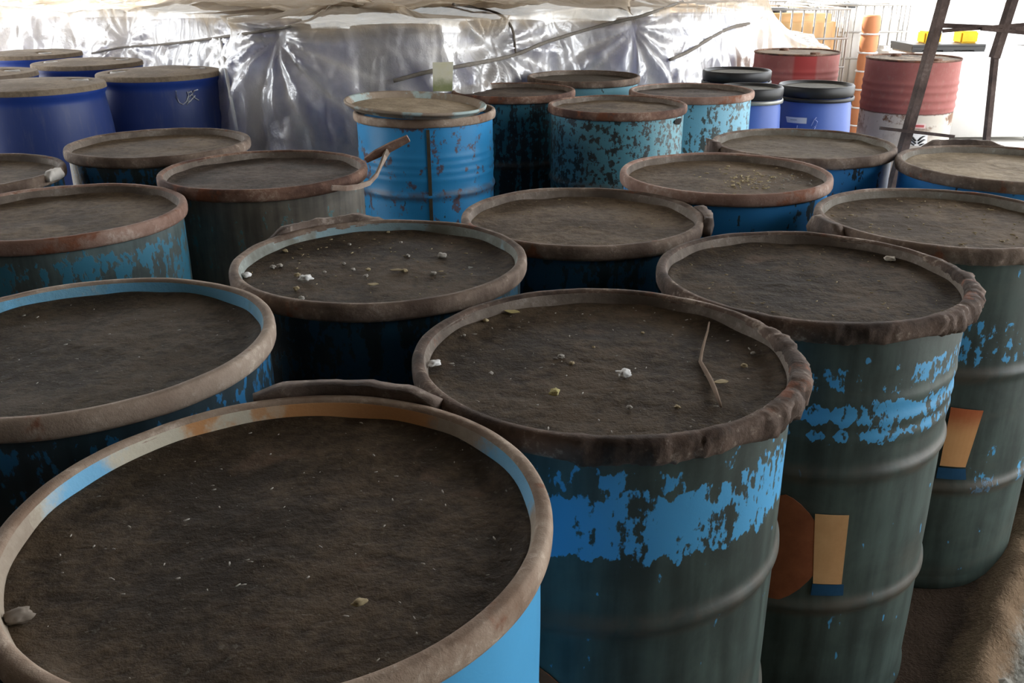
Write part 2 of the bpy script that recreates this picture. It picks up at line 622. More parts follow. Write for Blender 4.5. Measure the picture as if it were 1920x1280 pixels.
steel_drum('A', -0.256, 0.856, 0.873, 'largest steel drum at the very front with orange and blue patches inside its rim',
           drum_paint('foreground_drum_paint', SKYB, (0.17, 0.22, 0.20), [(0.45, 0.5, 0.95)], 1.3, 0.2, 0.1, 0.2),
           RING_WARM, D_dark[0], WALL_A, 1.1)
steel_drum('B', 0.144, 1.305, 0.875, 'drum with a broad band of scraped bright blue paint and a twig on its lid',
           drum_paint('scraped_blue_band_paint', SKYB, (0.049, 0.071, 0.061), [(0.735, 0.062, 0.70), (0.80, 0.035, 0.42)], 2.4, 0.92, 0.0, 0.55),
           RING_CRUST, D_dark[1], WALL_DUST, 2.3, 0.0018, ((300, 30, 0.012), (250, 300, 0.007)))
steel_drum('C', -0.683, 1.337, 0.892, 'left edge drum with a clean sky blue inner rim and smooth taupe ring',
           drum_paint('deep_blue_drum_paint', (0.015, 0.15, 0.33), (0.022, 0.04, 0.05), [(0.80, 0.06, 0.5)], 3.9, 0.75, 0.1, 0.2),
           RING_TAUPE, dirt_mat('olive_brown_crust', (0.036, 0.026, 0.015), (0.090, 0.066, 0.041), 4.0, (0.16, 0.12, 0.09), 0.35), WALL_BLUE, 3.7)
steel_drum('D', -0.268, 1.789, 0.884, 'drum with two bright white lumps and many pale crumbs scattered on its black lid',
           drum_paint('dark_teal_drum_paint', (0.010, 0.065, 0.11), (0.018, 0.032, 0.036), [(0.78, 0.1, 0.5)], 4.5, 0.6, 0.1, 0.2),
           RING_BROWN, D_dark[2], WALL_TEAL, 4.2, 0.0018, ((90, 160, 0.004),))
steel_drum('E', 0.588, 1.708, 0.871, 'drum with thick crumbling crust on its rim and streaky blue bands',
           drum_paint('streaky_blue_band_paint', SKYB, (0.049, 0.071, 0.061), [(0.695, 0.022, 0.72), (0.655, 0.012, 0.66), (0.765, 0.03, 0.45)], 5.2, 0.93, 0.02, 0.6),
           RING_CRUST, D_dark[0], WALL_DUST, 5.1, 0.0018, ((290, 25, 0.013), (225, 290, 0.006)), small=(0.645, 0.68, 0.72))
steel_drum('F', 0.176, 2.205, 0.864, 'middle drum with a brown lid and a bent ring clasp on its right',
           drum_paint('navy_drum_paint', (0.010, 0.085, 0.165), (0.02, 0.045, 0.06), [(0.7, 0.15, 0.6)], 6.1, 0.5, 0.1, 0.1),
           RING_BROWN, D_mid[0], WALL_DUST, 6.4)
steel_drum('G', 0.616, 2.606, 0.883, 'drum with bits of yellow straw scattered over its brown lid',
           drum_paint('stained_blue_drum_paint', BLUE, (0.03, 0.05, 0.06), [(0.78, 0.1, 0.75)], 7.3, 0.55, 0.3, 0.1),
           RING_PINK, D_mid[1], WALL_DUST, 7.2)
steel_drum('H', 1.043, 2.136, 0.871, 'right edge drum with a broken rim lug and an orange sticker low down',
           drum_paint('pale_green_film_drum_paint', SKYB, (0.049, 0.071, 0.061), [(0.64, 0.05, 0.48), (0.69, 0.02, 0.45), (0.30, 0.05, 0.35)], 8.6, 0.93, 0.02, 0.5),
           RING_BROWN, D_mid[2], WALL_GREY, 8.2, 0.002, ((230, 300, 0.004),))
steel_drum('I', -1.12, 2.216, 0.883, 'drum at the left edge with a thick pinkish rim and streaked grey blue side',
           drum_paint('streaked_grey_blue_paint', (0.05, 0.24, 0.36), (0.10, 0.135, 0.13), [(0.72, 0.13, 0.55)], 9.4, 0.75, 0.1, 0.1),
           RING_PINK, D_mid[0], WALL_DUST, 9.1)
steel_drum('J', -0.724, 2.665, 0.892, 'drum with its clamp ring sprung open and the lever sticking out to the right',
           drum_paint('beige_stained_drum_paint', (0.10, 0.20, 0.20), (0.13, 0.115, 0.09), [(0.74, 0.1, 0.3)], 10.2, 0.8, 0.55, 0.0),
           RING_RUST, D_red, WALL_DUST, 10.5, 0.002)
steel_drum('K', -1.193, 3.116, 0.895, 'drum standing in front of the blue plastic drum marked with chalk letters',
           drum_paint('dark_blue_grey_drum_paint', NAVY, (0.03, 0.05, 0.055), [(0.78, 0.1, 0.5)], 11.8, 0.6, 0.1, 0.1),
           RING_BROWN, D_mid[1], WALL_DUST, 11.4)
steel_drum('L', -1.675, 2.745, 0.872, 'drum at the left edge with a whitish broken lug on the right of its rim',
           drum_paint('dull_navy_drum_paint', NAVY, (0.03, 0.05, 0.055), [(0.78, 0.1, 0.5)], 12.8, 0.6, 0.1, 0.1),
           RING_BROWN, D_mid[2], WALL_DUST, 12.4, 0.002, ((290, 340, 0.005),))
steel_drum('M', 0.982, 3.080, 0.882, 'light brown lidded drum with a torn lug, beside the left trestle leg',
           drum_paint('stained_royal_blue_paint', BLUE, (0.02, 0.04, 0.05), [(0.80, 0.07, 0.8)], 13.1, 0.5, 0.3, 0.1),
           RING_BROWN, dirt_mat('light_brown_crust', (0.12, 0.092, 0.064), (0.21, 0.165, 0.115), 6.0, (0.05, 0.04, 0.03), 0.6), WALL_GREY, 13.5, 0.002, ((170, 200, 0.006),))
steel_drum('N', 1.487, 2.747, 0.876, 'dusty topped drum at the right edge in front of the second trestle leg',
           drum_paint('blue_under_dust_paint', BLUE, (0.03, 0.05, 0.06), [(0.80, 0.07, 0.8)], 14.1, 0.5, 0.3, 0.1),
           RING_BROWN, D_light[0], WALL_GREY, 14.2)
steel_drum('O', -0.361, 3.92, 0.885, 'bright blue drum with a rusty vertical seam and a loose lid lying on it',
           drum_paint('bright_blue_drum_paint', (0.02, 0.29, 0.62), (0.05, 0.10, 0.13), [(0.80, 0.20, 1.0), (0.5, 0.3, 0.9)], 15.7, 0.12, 1.35, 0.0, streak=0.45, grain=1.8),
           RING_WARM, None, None, 15.2, small=(0.64, 0.67, 0.70, 0.73), lid=False)
steel_drum('P', 0.016, 4.527, 0.893, 'dark teal drum with a rusty rim standing in the shade behind the bright blue drum',
           drum_paint('dark_teal_stained_paint', (0.03, 0.17, 0.23), (0.02, 0.035, 0.045), [(0.80, 0.1, 0.6)], 16.3, 0.5, 0.12, 0.0, grain=2),
           RING_RUST, D_red, WALL_DUST, 16.1)
steel_drum('Q', 0.464, 4.033, 0.888, 'drum with a speckled turquoise side and a rust hole under its rim',
           drum_paint('speckled_turquoise_paint', (0.11, 0.32, 0.38), (0.045, 0.055, 0.05), [(0.70, 0.25, 0.58)], 17.3, 0.6, 0.12, 0.3, streak=0.25, grain=2.6),
           RING_RUST, D_mid[1], WALL_DUST, 17.1)
steel_drum('S', 0.878, 4.536, 0.884, 'pale blue stained drum just left of the small black-lidded plastic drums',
           drum_paint('pale_blue_stained_paint', (0.16, 0.42, 0.55), (0.06, 0.085, 0.08), [(0.75, 0.25, 0.66)], 18.3, 0.4, 0.1, 0.2, streak=0.4, grain=2),
           RING_PINK, D_red, WALL_DUST, 18.1)
steel_drum('R', 0.392, 5.01, 0.905, 'rearmost steel drum against the plastic sheet with a raised plain brown lid',
           drum_paint('pale_turquoise_paint', (0.18, 0.42, 0.50), (0.05, 0.08, 0.08), [(0.75, 0.25, 0.85)], 19.3, 0.35, 0.1, 0.1),
           RING_BROWN, dirt_mat('plain_brown_crust', (0.055, 0.043, 0.03), (0.085, 0.066, 0.047), 9.0, None, 0.2), WALL_DUST, 19.1)

# the loose parts of single drums
lug_m = ring_mat('crusted_lug', (0.20, 0.15, 0.12), (0.07, 0.05, 0.04), (0.42, 0.35, 0.29), 8.8, 0.2)
white_lug = plain('whitish_dried_resin', (0.62, 0.58, 0.52), 0.7, vary=0.2, scale=40)


def lug(key, t0, t1, name='ring_lug', r0=0.297, r1=0.317, z0=-0.030, z1=0.006, mat=None, amp=0.005, label=None):
    h = DRUMS[key].children[0].dimensions
    top = {'A': .873, 'B': .875, 'D': .884, 'E': .871, 'F': .864, 'H': .871, 'L': .872, 'M': .882, 'N': .876, 'G': .883, 'O': .885}[key]
    bm = bmesh.new()
    arc_band(bm, r0, r1, top + z0, top + z1, t0, t1, t0 * 0.13, amp)
    o = obj(name, bm, mat or lug_m, DRUMS[key])
    if label:
        o['label'] = label
    return o


lug('A', 60, 110, 'ring_lever', 0.298, 0.320, -0.010, 0.013, amp=0.0022)
lug('D', 96, 150, 'ring_lever', 0.297, 0.316, -0.026, 0.012, amp=0.006)
lug('F', -22, 18, 'ring_lever', 0.298, 0.318, -0.032, 0.004, amp=0.003)
lug('H', 172, 205, 'ring_lug', 0.297, 0.316, -0.05, 0.002, amp=0.006)
lug('M', 172, 197, 'ring_lug', 0.297, 0.322, -0.045, 0.012, amp=0.009)
lug('N', 62, 112, 'ring_lever', 0.298, 0.318, -0.02, 0.014, amp=0.003)
lug('L', -12, 3, 'ring_lug', 0.296, 0.313, -0.022, 0.008, white_lug, 0.004, 'whitish broken lug')

# the sprung lever of the open clamp ring
J = DRUMS['J']
jo = Vector((-0.724, 2.665, 0))
jl = ring_mat('rusty_pink_lever', (0.33, 0.20, 0.145), (0.16, 0.085, 0.06), (0.42, 0.31, 0.24), 9.9, 0.4)


def flat_bar(bm, pts, w, th, wdir):
    pts = [Vector(p) for p in pts]
    rows = []
    for i, p in enumerate(pts):
        t = (pts[min(i + 1, len(pts) - 1)] - pts[max(i - 1, 0)]).normalized()
        a = (Vector(wdir) - t * t.dot(Vector(wdir))).normalized() * (w / 2 if not isinstance(w, list) else w[i] / 2)
        b = t.cross(a).normalized() * th / 2
        rows.append([bm.verts.new(p + a + b), bm.verts.new(p - a + b), bm.verts.new(p - a - b), bm.verts.new(p + a - b)])
    for u, v in zip(rows, rows[1:]):
        for k in range(4):
            bm.faces.new((u[k], u[(k + 1) % 4], v[(k + 1) % 4], v[k]))
    bm.faces.new(rows[0])
    bm.faces.new(rows[-1])


bm = bmesh.new()
yy = 2.71
P = lambda px, py, y=yy: at_y(px, py, y) - jo
flat_bar(bm, [P(686, 300), P(705, 289), P(735, 274), P(766, 259)], [0.016, 0.024, 0.026, 0.020], 0.010, (0, -0.3, 1))
lv = obj('ring_lever', bm, jl, J, False)
lv['label'] = 'rusty lever sticking out of the open ring'
bm = bmesh.new()
flat_bar(bm, [P(622, 352, 2.40), P(648, 353, 2.43), P(672, 350, 2.49), P(692, 343, 2.56), P(706, 328, 2.63), P(714, 310, 2.68), P(722, 292, 2.705), P(728, 281, 2.71)],
         [0.013, 0.014, 0.014, 0.014, 0.013, 0.013, 0.020, 0.02], 0.006, (0, -0.2, 1))
obj('ring_strap', bm, ring_mat('dusty_strap', (0.36, 0.28, 0.22), (0.24, 0.16, 0.12), (0.46, 0.38, 0.31), 11.9, 0.1), J, False)

# stickers on the drum sides
rust_red = NT('rust_red_sticker', 0.75)
_v = rust_red.vec()
rust_red.color(rust_red.mix(rust_red.noise(_v, 18, 5, 0.7), (0.17, 0.046, 0.02), (0.52, 0.165, 0.065)))
amber = NT('amber_paper_label', 0.8)
_v = amber.vec()
amber.color(amber.mix(amber.noise(_v, 22, 5, 0.7), (0.60, 0.29, 0.11), (0.88, 0.54, 0.25)))
strip_b = plain('dark_blue_label_strip', (0.012, 0.075, 0.16), 0.7, vary=0.3, scale=40)


def diamond(ca, cz, sa, sz, n=7):
    pts = []
    cor = [(ca, cz - sz), (ca + sa, cz), (ca, cz + sz), (ca - sa, cz)]
    for i in range(4):
        a, b = cor[i], cor[(i + 1) % 4]
        for k in range(n):
            f = k / n
            bul = 0.25 * math.sin(PI * f)
            x = a[0] + (b[0] - a[0]) * f
            z = a[1] + (b[1] - a[1]) * f
            pts.append((ca + (x - ca) * (1 + bul), cz + (z - cz) * (1 + bul)))
    return pts


for key in ('E',):
    o = obj('hazard_sticker', poly_patch(0.2875, diamond(-108, 0.412, 17, 0.118)), rust_red.m, DRUMS[key], False)
    o['label'] = 'rust red diamond sticker'
    o = obj('paper_label', patch(0.2880, [(-94.3, 0.343), (-83.4, 0.340), (-84.6, 0.493), (-97.0, 0.496)]), amber.m, DRUMS[key], False)
    o['label'] = 'amber paper label beside the diamond'
    o = obj('label_strip', patch(0.2878, [(-94.5, 0.316), (-82.0, 0.313), (-82.4, 0.338), (-94.5, 0.341)]), strip_b, DRUMS[key], False)
    o['label'] = 'dark blue strip under the paper label'
o = obj('hazard_sticker', patch(0.2878, [(-99.5, 0.346), (-87.8, 0.343), (-84.8, 0.489), (-99.5, 0.497)]), None, DRUMS['H'], False)
hz = NT('orange_fading_sticker', 0.75)
_x, _y, _z = hz.xyz()
_n = hz.noise(hz.vec(), 20, 5, 0.7)
hz.color(hz.mix(hz.step(hz.op('ADD', _z, hz.op('MULTIPLY', _n, 0.05)), 0.44, 0.52), hz.mix(_n, (0.72, 0.33, 0.12), (0.85, 0.47, 0.20)), (0.48, 0.125, 0.04)))
o.data.materials.append(hz.m)
o['label'] = 'orange sticker, redder at its top'
o = obj('label_strip', patch(0.2876, [(-100, 0.312), (-86.2, 0.309), (-87.5, 0.338), (-100, 0.341)]), strip_b, DRUMS['H'], False)
o['label'] = 'dark blue strip under the orange sticker'
o = obj('hazard_sticker', poly_patch(0.2875, diamond(-115, 0.40, 17, 0.095)), rust_red.m, DRUMS['B'], False)
o['label'] = 'rust red diamond sticker low on the side'

# rusty weld seam of the bright blue drum and the rust hole under the turquoise drum's rim
seam = plain('rusty_seam', (0.075, 0.06, 0.035), 0.9, vary=0.5, scale=30)
bm = patch(0.2885, [(-84.6, 0.03), (-81.4, 0.03), (-81.6, 0.845), (-84.2, 0.845)], 24, 0.0045)
obj('weld_seam', bm, seam, DRUMS['O'])
hole = plain('black_rust_hole', (0.012, 0.008, 0.006), 0.9, vary=0.3, scale=40)
hq = [(-40, .842), (-33, .846), (-27, .842), (-26, .828), (-31, .818), (-36, .822), (-41, .83)]
obj('rust_hole', poly_patch(0.2875, hq, 0.002), hole, DRUMS['Q'], False)

# the loose lid lying askew on the bright blue drum
ll = thing('drum_lid', 'loose dished steel lid lying askew on top of the bright blue drum', 'lid', (-0.392, 3.862, 0.908))
ll.rotation_euler = (R(1.0), R(3.4), 0)
prof = [(0.02, -0.014), (0.255, -0.014), (0.270, -0.010), (0.282, 0.012), (0.290, 0.018), (0.294, 0.013), (0.292, 0.004), (0.287, 0.006), (0.283, 0.010),
        (0.272, -0.008), (0.262, -0.011), (0.02, -0.011)]
bm = lathe(prof, 128)
lt = NT('worn_pale_lid_paint', 0.7)
_n = lt.noise(lt.vec(), 6, 5, .65)
_f = lt.noise(lt.vec(), 50, 4, .7)
lt.color(lt.mix(lt.step(_n, .48, .56), lt.mix(_f, (.24, .18, .13), (.40, .32, .24)), lt.mix(_f, (.33, .45, .45), (.50, .56, .52))))
obj('dish', bm, lt.m, ll)


def flat_dirt(r_max, z, amp, seed):
    def dd(t, r, zz, j):
        q = Vector((r * math.cos(t) * 7 + seed, r * math.sin(t) * 7, seed))
        return r, zz + amp * noise.fractal(q, 1, 2, 4) * ease((r_max - r) / 0.03)
    return lathe([(r_max * (1 - k / 24), z) for k in range(24)], 96, dd, cap_top=True)


obj('dust_layer', flat_dirt(0.266, -0.0085, 0.002, 4.0), D_light[1], ll)

# ------------------------------------------------------------------ blue plastic drums with dusty tops, at the left
PLB = NT('blue_polyethylene', 0.42, 0.4)
_w, _u, _z = PLB.wrap(0.29)
_n = PLB.noise(PLB.vec((0, 0, 0), (3, 3, 1), _w), 1, 5, .6)
_f = PLB.noise(PLB.vec((0, 0, 0), (40, 6, 1), _w), 1, 4, .6)
_c = PLB.mix(_n, (0.030, 0.052, 0.19), (0.052, 0.088, 0.28))
_c = PLB.mix(PLB.op('MULTIPLY', PLB.step(_f, .5, .75), .35), _c, (0.15, 0.16, 0.25))
_c = PLB.mix(PLB.op('MULTIPLY', PLB.step(_z, .895, .93), .8), _c, (0.014, 0.055, 0.30))
PLB.color(_c)
DUSTTOP = dirt_mat('thick_tan_dust', (0.19, 0.145, 0.10), (0.32, 0.25, 0.175), 3.3, (0.13, 0.105, 0.08), 0.4)
BUNG = plain('pale_bung', (0.55, 0.53, 0.50), 0.6, vary=0.15, scale=50)
BUNG_D = plain('dark_bung_well', (0.035, 0.032, 0.035), 0.8)


def plastic_drum(x, y, h, label, bung_deg, bungs=True, group='blue closed-head plastic drums'):
    root = thing('plastic_drum', label, 'drum', (x, y, 0), 0, group)
    k = h / 0.98
    prof = [(0.20, 0.0), (0.262, 0.004), (0.272, 0.02), (0.276, 0.06), (0.288, 0.12), (0.297, 0.25), (0.300, 0.45), (0.299, 0.65), (0.295, 0.78), (0.287, 0.865),
            (0.281, 0.905), (0.280, 0.925), (0.288, 0.936), (0.2905, 0.950), (0.2895, 0.966), (0.284, 0.972), (0.276, 0.970), (0.270, 0.958), (0.262, 0.950), (0.05, 0.955)]
    obj('body', lathe([(r, z * k) for r, z in prof], 96, cap_bottom=True, cap_top=True), PLB.m, root)

    def dd(t, r, z, j):
        q = Vector((math.cos(t) * r * 6 + x * 3, math.sin(t) * r * 6, y))
        d = 0.014 * (1 - (r / 0.279) ** 2) + 0.004 * noise.fractal(q, 1, 2, 3) * ease((0.279 - r) / .04)
        for bd in bung_deg:
            bx, by = 0.185 * math.cos(R(bd)), 0.185 * math.sin(R(bd))
            dist = math.hypot(r * math.cos(t) - bx, r * math.sin(t) - by)
            d -= 0.012 * (1 - ease((dist - 0.035) / 0.02))
        if r > .2915:
            d -= 0.022
        elif r > .289:
            d -= 0.004
        return r, z + d
    rs = [0.2925, 0.2905, 0.287, 0.282, 0.274] + [0.266 - 0.0088 * q for q in range(30)]
    obj('dust_layer', lathe([(r, 0.974 * k) for r in rs], 96, dd, cap_top=True), DUSTTOP, root)
    if bungs:
        for bd in bung_deg:
            b = lathe([(0.036, 0.960 * k), (0.038, 0.976 * k), (0.035, 0.981 * k), (0.029, 0.982 * k), (0.027, 0.977 * k)], 28, cap_top=True)
            for v in b.verts:
                v.co.x += 0.185 * math.cos(R(bd))
                v.co.y += 0.185 * math.sin(R(bd))
            obj('bung', b, BUNG, root)
    return root


pd_front = plastic_drum(-2.09, 4.13, 0.985, 'blue plastic drum at the left edge, nearest of the dusty topped ones', (30, 200))
pd_upc = plastic_drum(-1.725, 4.64, 0.985, 'blue plastic drum with chalk letters on its side', (25, 205))
plastic_drum(-2.37, 5.32, 0.975, 'dusty topped blue plastic drum right behind the one with chalk letters', (20, 200))
plastic_drum(-2.70, 4.76, 0.975, 'dusty topped blue plastic drum squeezed at the left edge behind the nearest one', (5, 200))
plastic_drum(-2.98, 5.93, 0.98, 'dusty topped blue plastic drum in the back row against the bright plastic sheet', (-40, 140))
plastic_drum(-3.58, 6.05, 1.02, 'farthest dusty topped drum, in the upper left corner of the photo', (30, 200))

# chalk letters
chalk = plain('white_chalk', (0.72, 0.74, 0.78), 0.9, vary=0.1)
bm = bmesh.new()
UPC_STROKES = [[(330, 170), (331, 182), (336, 192), (343, 196), (350, 190), (354, 178)],
               [(352, 172), (354, 184), (353, 193)], [(353, 174), (359, 171), (361, 176), (355, 181)],
               [(349, 196), (357, 189), (366, 179)], [(371, 168), (364, 170), (360, 178), (366, 184), (373, 188)]]
dc = Vector((-1.725, 4.64, 0))


def cyl_point(px, py, c, rad):
    d = ray_dir(px, py)
    a = d.x ** 2 + d.y ** 2
    b = -2 * (d.x * c.x + d.y * c.y)
    q = c.x ** 2 + c.y ** 2 - rad * rad
    disc = b * b - 4 * a * q
    t = (-b - math.sqrt(max(disc, 0))) / 2 / a
    return Vector((0, 0, CAM_Z)) + d * t - c


for s in UPC_STROKES:
    tube(bm, [cyl_point(px, py, dc, 0.2905) for px, py in s], 0.0026, 6)
o = obj('chalk_letters', bm, chalk, pd_upc)
o['label'] = 'handwritten chalk letters UPC'

# ------------------------------------------------------------------ small black-lidded plastic drums
BLK = plain('black_lid_plastic', (0.022, 0.021, 0.020), 0.45, 0.5, vary=0.3)
SILV = plain('dull_steel_band', (0.34, 0.34, 0.31), 0.45, 0.5, 0.5, 0.3, 20)
LBL = NT('light_blue_polyethylene', 0.45, 0.4)
_n = LBL.noise(LBL.vec(), 5, 5, .6)
LBL.color(LBL.mix(_n, (0.060, 0.115, 0.38), (0.09, 0.16, 0.48)))
GREYDUST = dirt_mat('grey_lid_dust', (0.12, 0.115, 0.095), (0.20, 0.19, 0.155), 3.3, None, 0.4)


def keg(x, y, h, r, label, band):
    root = thing('plastic_keg', label, 'drum', (x, y, 0), 0, 'small plastic drums with black clamped lids')
    prof = [(r * .55, 0), (r * .90, .006), (r * .95, .03), (r * .98, .12), (r, h * .45), (r * .985, h * .72), (r * .94, h - .105), (r * .90, h - .075), (r * .89, h - .05)]
    obj('body', lathe(prof, 80, cap_bottom=True, cap_top=True), LBL.m, root)
    lidp = [(r * .92, h - .058), (r * .97, h - .054), (r * .985, h - .030), (r * .985, h - .006), (r * .96, h), (r * .92, h), (r * .90, h - .010), (r * .885, h - .018), (0.02, h - .016)]
    ld = obj('lid', lathe(lidp, 80, cap_top=True), BLK, root)
    bp = [(r * .965, h - .080), (r * 1.0, h - .078), (r * 1.005, h - .066), (r * .99, h - .058), (r * .955, h - .060)]
    obj('clamp_ring', lathe(bp, 80, closed=True), SILV if band else BLK, root)
    obj('dust_layer', flat_dirt(r * .86, h - .0145, .002, x), GREYDUST, ld)
    return root


kg = keg(1.668, 5.10, 0.842, 0.203, 'small blue drum with a black lid and a white paper tag on its side', False)
keg(1.25, 4.85, 0.862, 0.165, 'small blue drum with a silvery clamp ring beside the pale blue steel drum', True)
keg(1.325, 5.50, 0.880, 0.200, 'small drum with a black lid half hidden behind the silver ringed one', False)
kc = Vector((1.668, 5.10, 0))
tagm = plain('white_paper_tag', (0.80, 0.80, 0.78), 0.8, vary=0.06)


def facing_patch(c, rad, corners, lift=0.002):
    pts = []
    for px, py in corners:
        p = cyl_point(px, py, c, rad)
        pts.append((math.degrees(math.atan2(p.y, p.x)), p.z))
    return patch(rad, pts, 6, lift)


o = obj('paper_tag', facing_patch(kc, 0.2025, [(1476, 229), (1512, 232), (1513, 221), (1474, 218)]), tagm, kg, False)
o['label'] = 'white paper tag'
scuff = plain('pale_blue_scuff', (0.40, 0.46, 0.70), 0.9)
for s in ([(1521, 236), (1527, 224), (1531, 220)], [(1523, 240), (1530, 236), (1533, 228), (1528, 224)], [(1525, 246), (1529, 238)], [(1495, 235), (1493, 246)]):
    bm = bmesh.new()
    tube(bm, [cyl_point(px, py, kc, 0.2035) for px, py in s], 0.0016, 5)
    obj('scuff_mark', bm, scuff, kg)
bm = bmesh.new()
for (x0, y0, x1, y1) in ((1482, 224.2, 1494, 224.9),):
    tube(bm, [cyl_point(x0, y0, kc, 0.2050), cyl_point(x1, y1, kc, 0.2050)], 0.0010, 5)
obj('tag_print', bm, BLK, kg)

# ------------------------------------------------------------------ red steel drums at the back
def red_paint(name, split, seed):
    t = NT(name, 0.7, 0.25)
    w, u, z = t.wrap()
    n = t.noise(t.vec((seed, 0, 0), (5, 6, 1), w), 1, 5, .65)
    f = t.noise(t.vec((seed, 0, 0), (30, 20, 1), w), 1, 4, .65)
    col = t.mix(n, (0.23, 0.065, 0.055), (0.42, 0.155, 0.135))
    col = t.mix(t.op('MULTIPLY', t.step(f, .5, .8), .4), col, (0.36, 0.24, 0.20))
    if split:
        cream = t.mix(n, (0.50, 0.43, 0.34), (0.70, 0.66, 0.60))
        rs = t.step(t.op('ADD', t.op('MULTIPLY', f, .35), t.op('MULTIPLY', n, .65)), .49, .58)
        near = t.step(z, split - .17, split - .03)
        cream = t.mix(t.op('MULTIPLY', rs, t.op('ADD', .15, t.op('MULTIPLY', near, .8))), cream, (0.17, 0.075, 0.030))
        zz = t.op('ADD', z, t.op('MULTIPLY', t.op('SUBTRACT', f, .5), .012))
        col = t.mix(t.step(zz, split - .003, split + .003), cream, col)
        seamd = t.op('SUBTRACT', 1.0, t.step(t.op('ABSOLUTE', t.op('SUBTRACT', zz, split)), .002, .007))
        col = t.mix(t.op('MULTIPLY', seamd, .7), col, (0.07, 0.03, 0.02))
    else:
        um = t.op('SUBTRACT', 1.0, t.step(t.op('ABSOLUTE', t.op('ADD', u, 0.02)), .065, .085))
        col = t.mix(t.op('MULTIPLY', um, t.step(z, .5, .84)), col, (0.34, 0.045, 0.04))
    t.color(col)
    return t.m


def red_drum(x, y, h, label, split, seed, dirt, hoops):
    root = thing('steel_drum', label, 'drum', (x, y, 0), 0, 'red tight-head steel drums')
    prof = []
    for k in range(121):
        z = 0.012 + (h - 0.02) * k / 120
        r = 0.286
        for zc in hoops:
            r += 0.006 * math.exp(-((z - zc) / 0.013) ** 2)
        prof.append((r, z))
    prof = [(0.290, 0.0), (0.291, 0.010)] + prof
    obj('body', lathe(prof, 112, cap_bottom=True), red_paint('red_paint_' + ('two_tone' if split else 'plain'), split, seed), root)
    rim = [(0.284, h - .012), (0.2885, h - .012), (0.2905, h - .006), (0.2885, h), (0.284, h - .001), (0.282, h - .008)]
    obj('rim', lathe(rim, 112, closed=True), RING_RUST, root)
    obj('top_plate', flat_dirt(0.2835, h - .010, .004, seed), dirt, root)
    for a, rr in ((100, .2), (290, .2)):
        b = lathe([(0.032, h - .012), (0.034, h + .002), (0.028, h + .006), (0.02, h + .004)], 24, cap_top=True)
        for v in b.verts:
            v.co.x += rr * math.cos(R(a))
            v.co.y += rr * math.sin(R(a))
        obj('bung', b, RING_RUST, root)
    return root


red_drum(2.002, 6.62, 0.892, 'red steel drum with a darker red square on its side, next to the plastic sheet', None, 3.0, DUSTTOP,
         (0.285, 0.575, 0.69, 0.735, 0.775))
SPLIT = 0.565
xd = red_drum(2.600, 6.10, 0.892, 'two-tone drum, red above and white below, behind the steel trestle', SPLIT, 7.0,
              dirt_mat('mottled_rust_top', (0.06, 0.045, 0.035), (0.42, 0.32, 0.22), 5.5, (0.04, 0.03, 0.025), 0.7), (0.285, 0.60, 0.65, 0.70, 0.745))
xc = Vector((2.600, 6.10, 0))
o = obj('emblem_card', facing_patch(xc, 0.2875, [(1698, 272), (1737, 274), (1740, 247), (1701, 245)]), plain('white_emblem_card', (0.80, 0.79, 0.77), 0.8, vary=0.05), xd, False)
o['label'] = 'white card with a black leaf emblem'
bm = bmesh.new()
for s in ([(1717, 264), (1712, 258), (1706, 254), (1702, 253)], [(1717, 269), (1711, 263), (1705, 260), (1702, 260)], [(1714, 272), (1708, 268), (1704, 267)],
          [(1721, 264), (1726, 259), (1731, 256), (1735, 255)], [(1721, 269), (1727, 265), (1732, 262), (1735, 262)], [(1724, 272), (1729, 270), (1733, 269)]):
    n = len(s)
    tube(bm, [cyl_point(px, py, xc, 0.2895) for px, py in s], 0.0062, 6, [0.9, 1.1, 0.8, 0.3][:n] if n == 4 else [0.8, .9, .3])
tube(bm, [cyl_point(1719, 250, xc, 0.2895), cyl_point(1719, 246.5, xc, 0.2895)], 0.005, 6)
o = obj('emblem', bm, BLK, xd)
o['label'] = 'black leaf shaped emblem'
redp = plain('red_print', (0.45, 0.10, 0.10), 0.8)
bm = facing_patch(xc, 0.2875, [(1708, 240), (1735, 241), (1736, 232), (1709, 231)])
o = obj('warning_label', bm, plain('pale_pink_label', (0.72, 0.55, 0.52), 0.8), xd, False)
o['label'] = 'small label with a line of red print'
bm = facing_patch(xc, 0.2892, [(1711, 238), (1732, 239), (1732.5, 234.5), (1711.5, 233.5)])
obj('label_print', bm, redp, xd, False)

# ------------------------------------------------------------------ leaning steel trestle
ROD = ring_mat('rusty_bar', (0.13, 0.09, 0.075), (0.06, 0.04, 0.034), (0.20, 0.15, 0.13), 4.4, 0.2)
fr = thing('metal_trestle', 'rusty steel trestle with two leaning legs and thin cross bars', 'trestle', (1.55, 3.35, 0))
fo = Vector((1.55, 3.35, 0))


def square_bar(name, a, b, w, parent, origin):
    bm = bmesh.new()
    flat_bar(bm, [a - origin, a.lerp(b, .5) - origin, b - origin], w, w, (0.2, -1, 0.1))
    return obj(name, bm, ROD, parent, False)


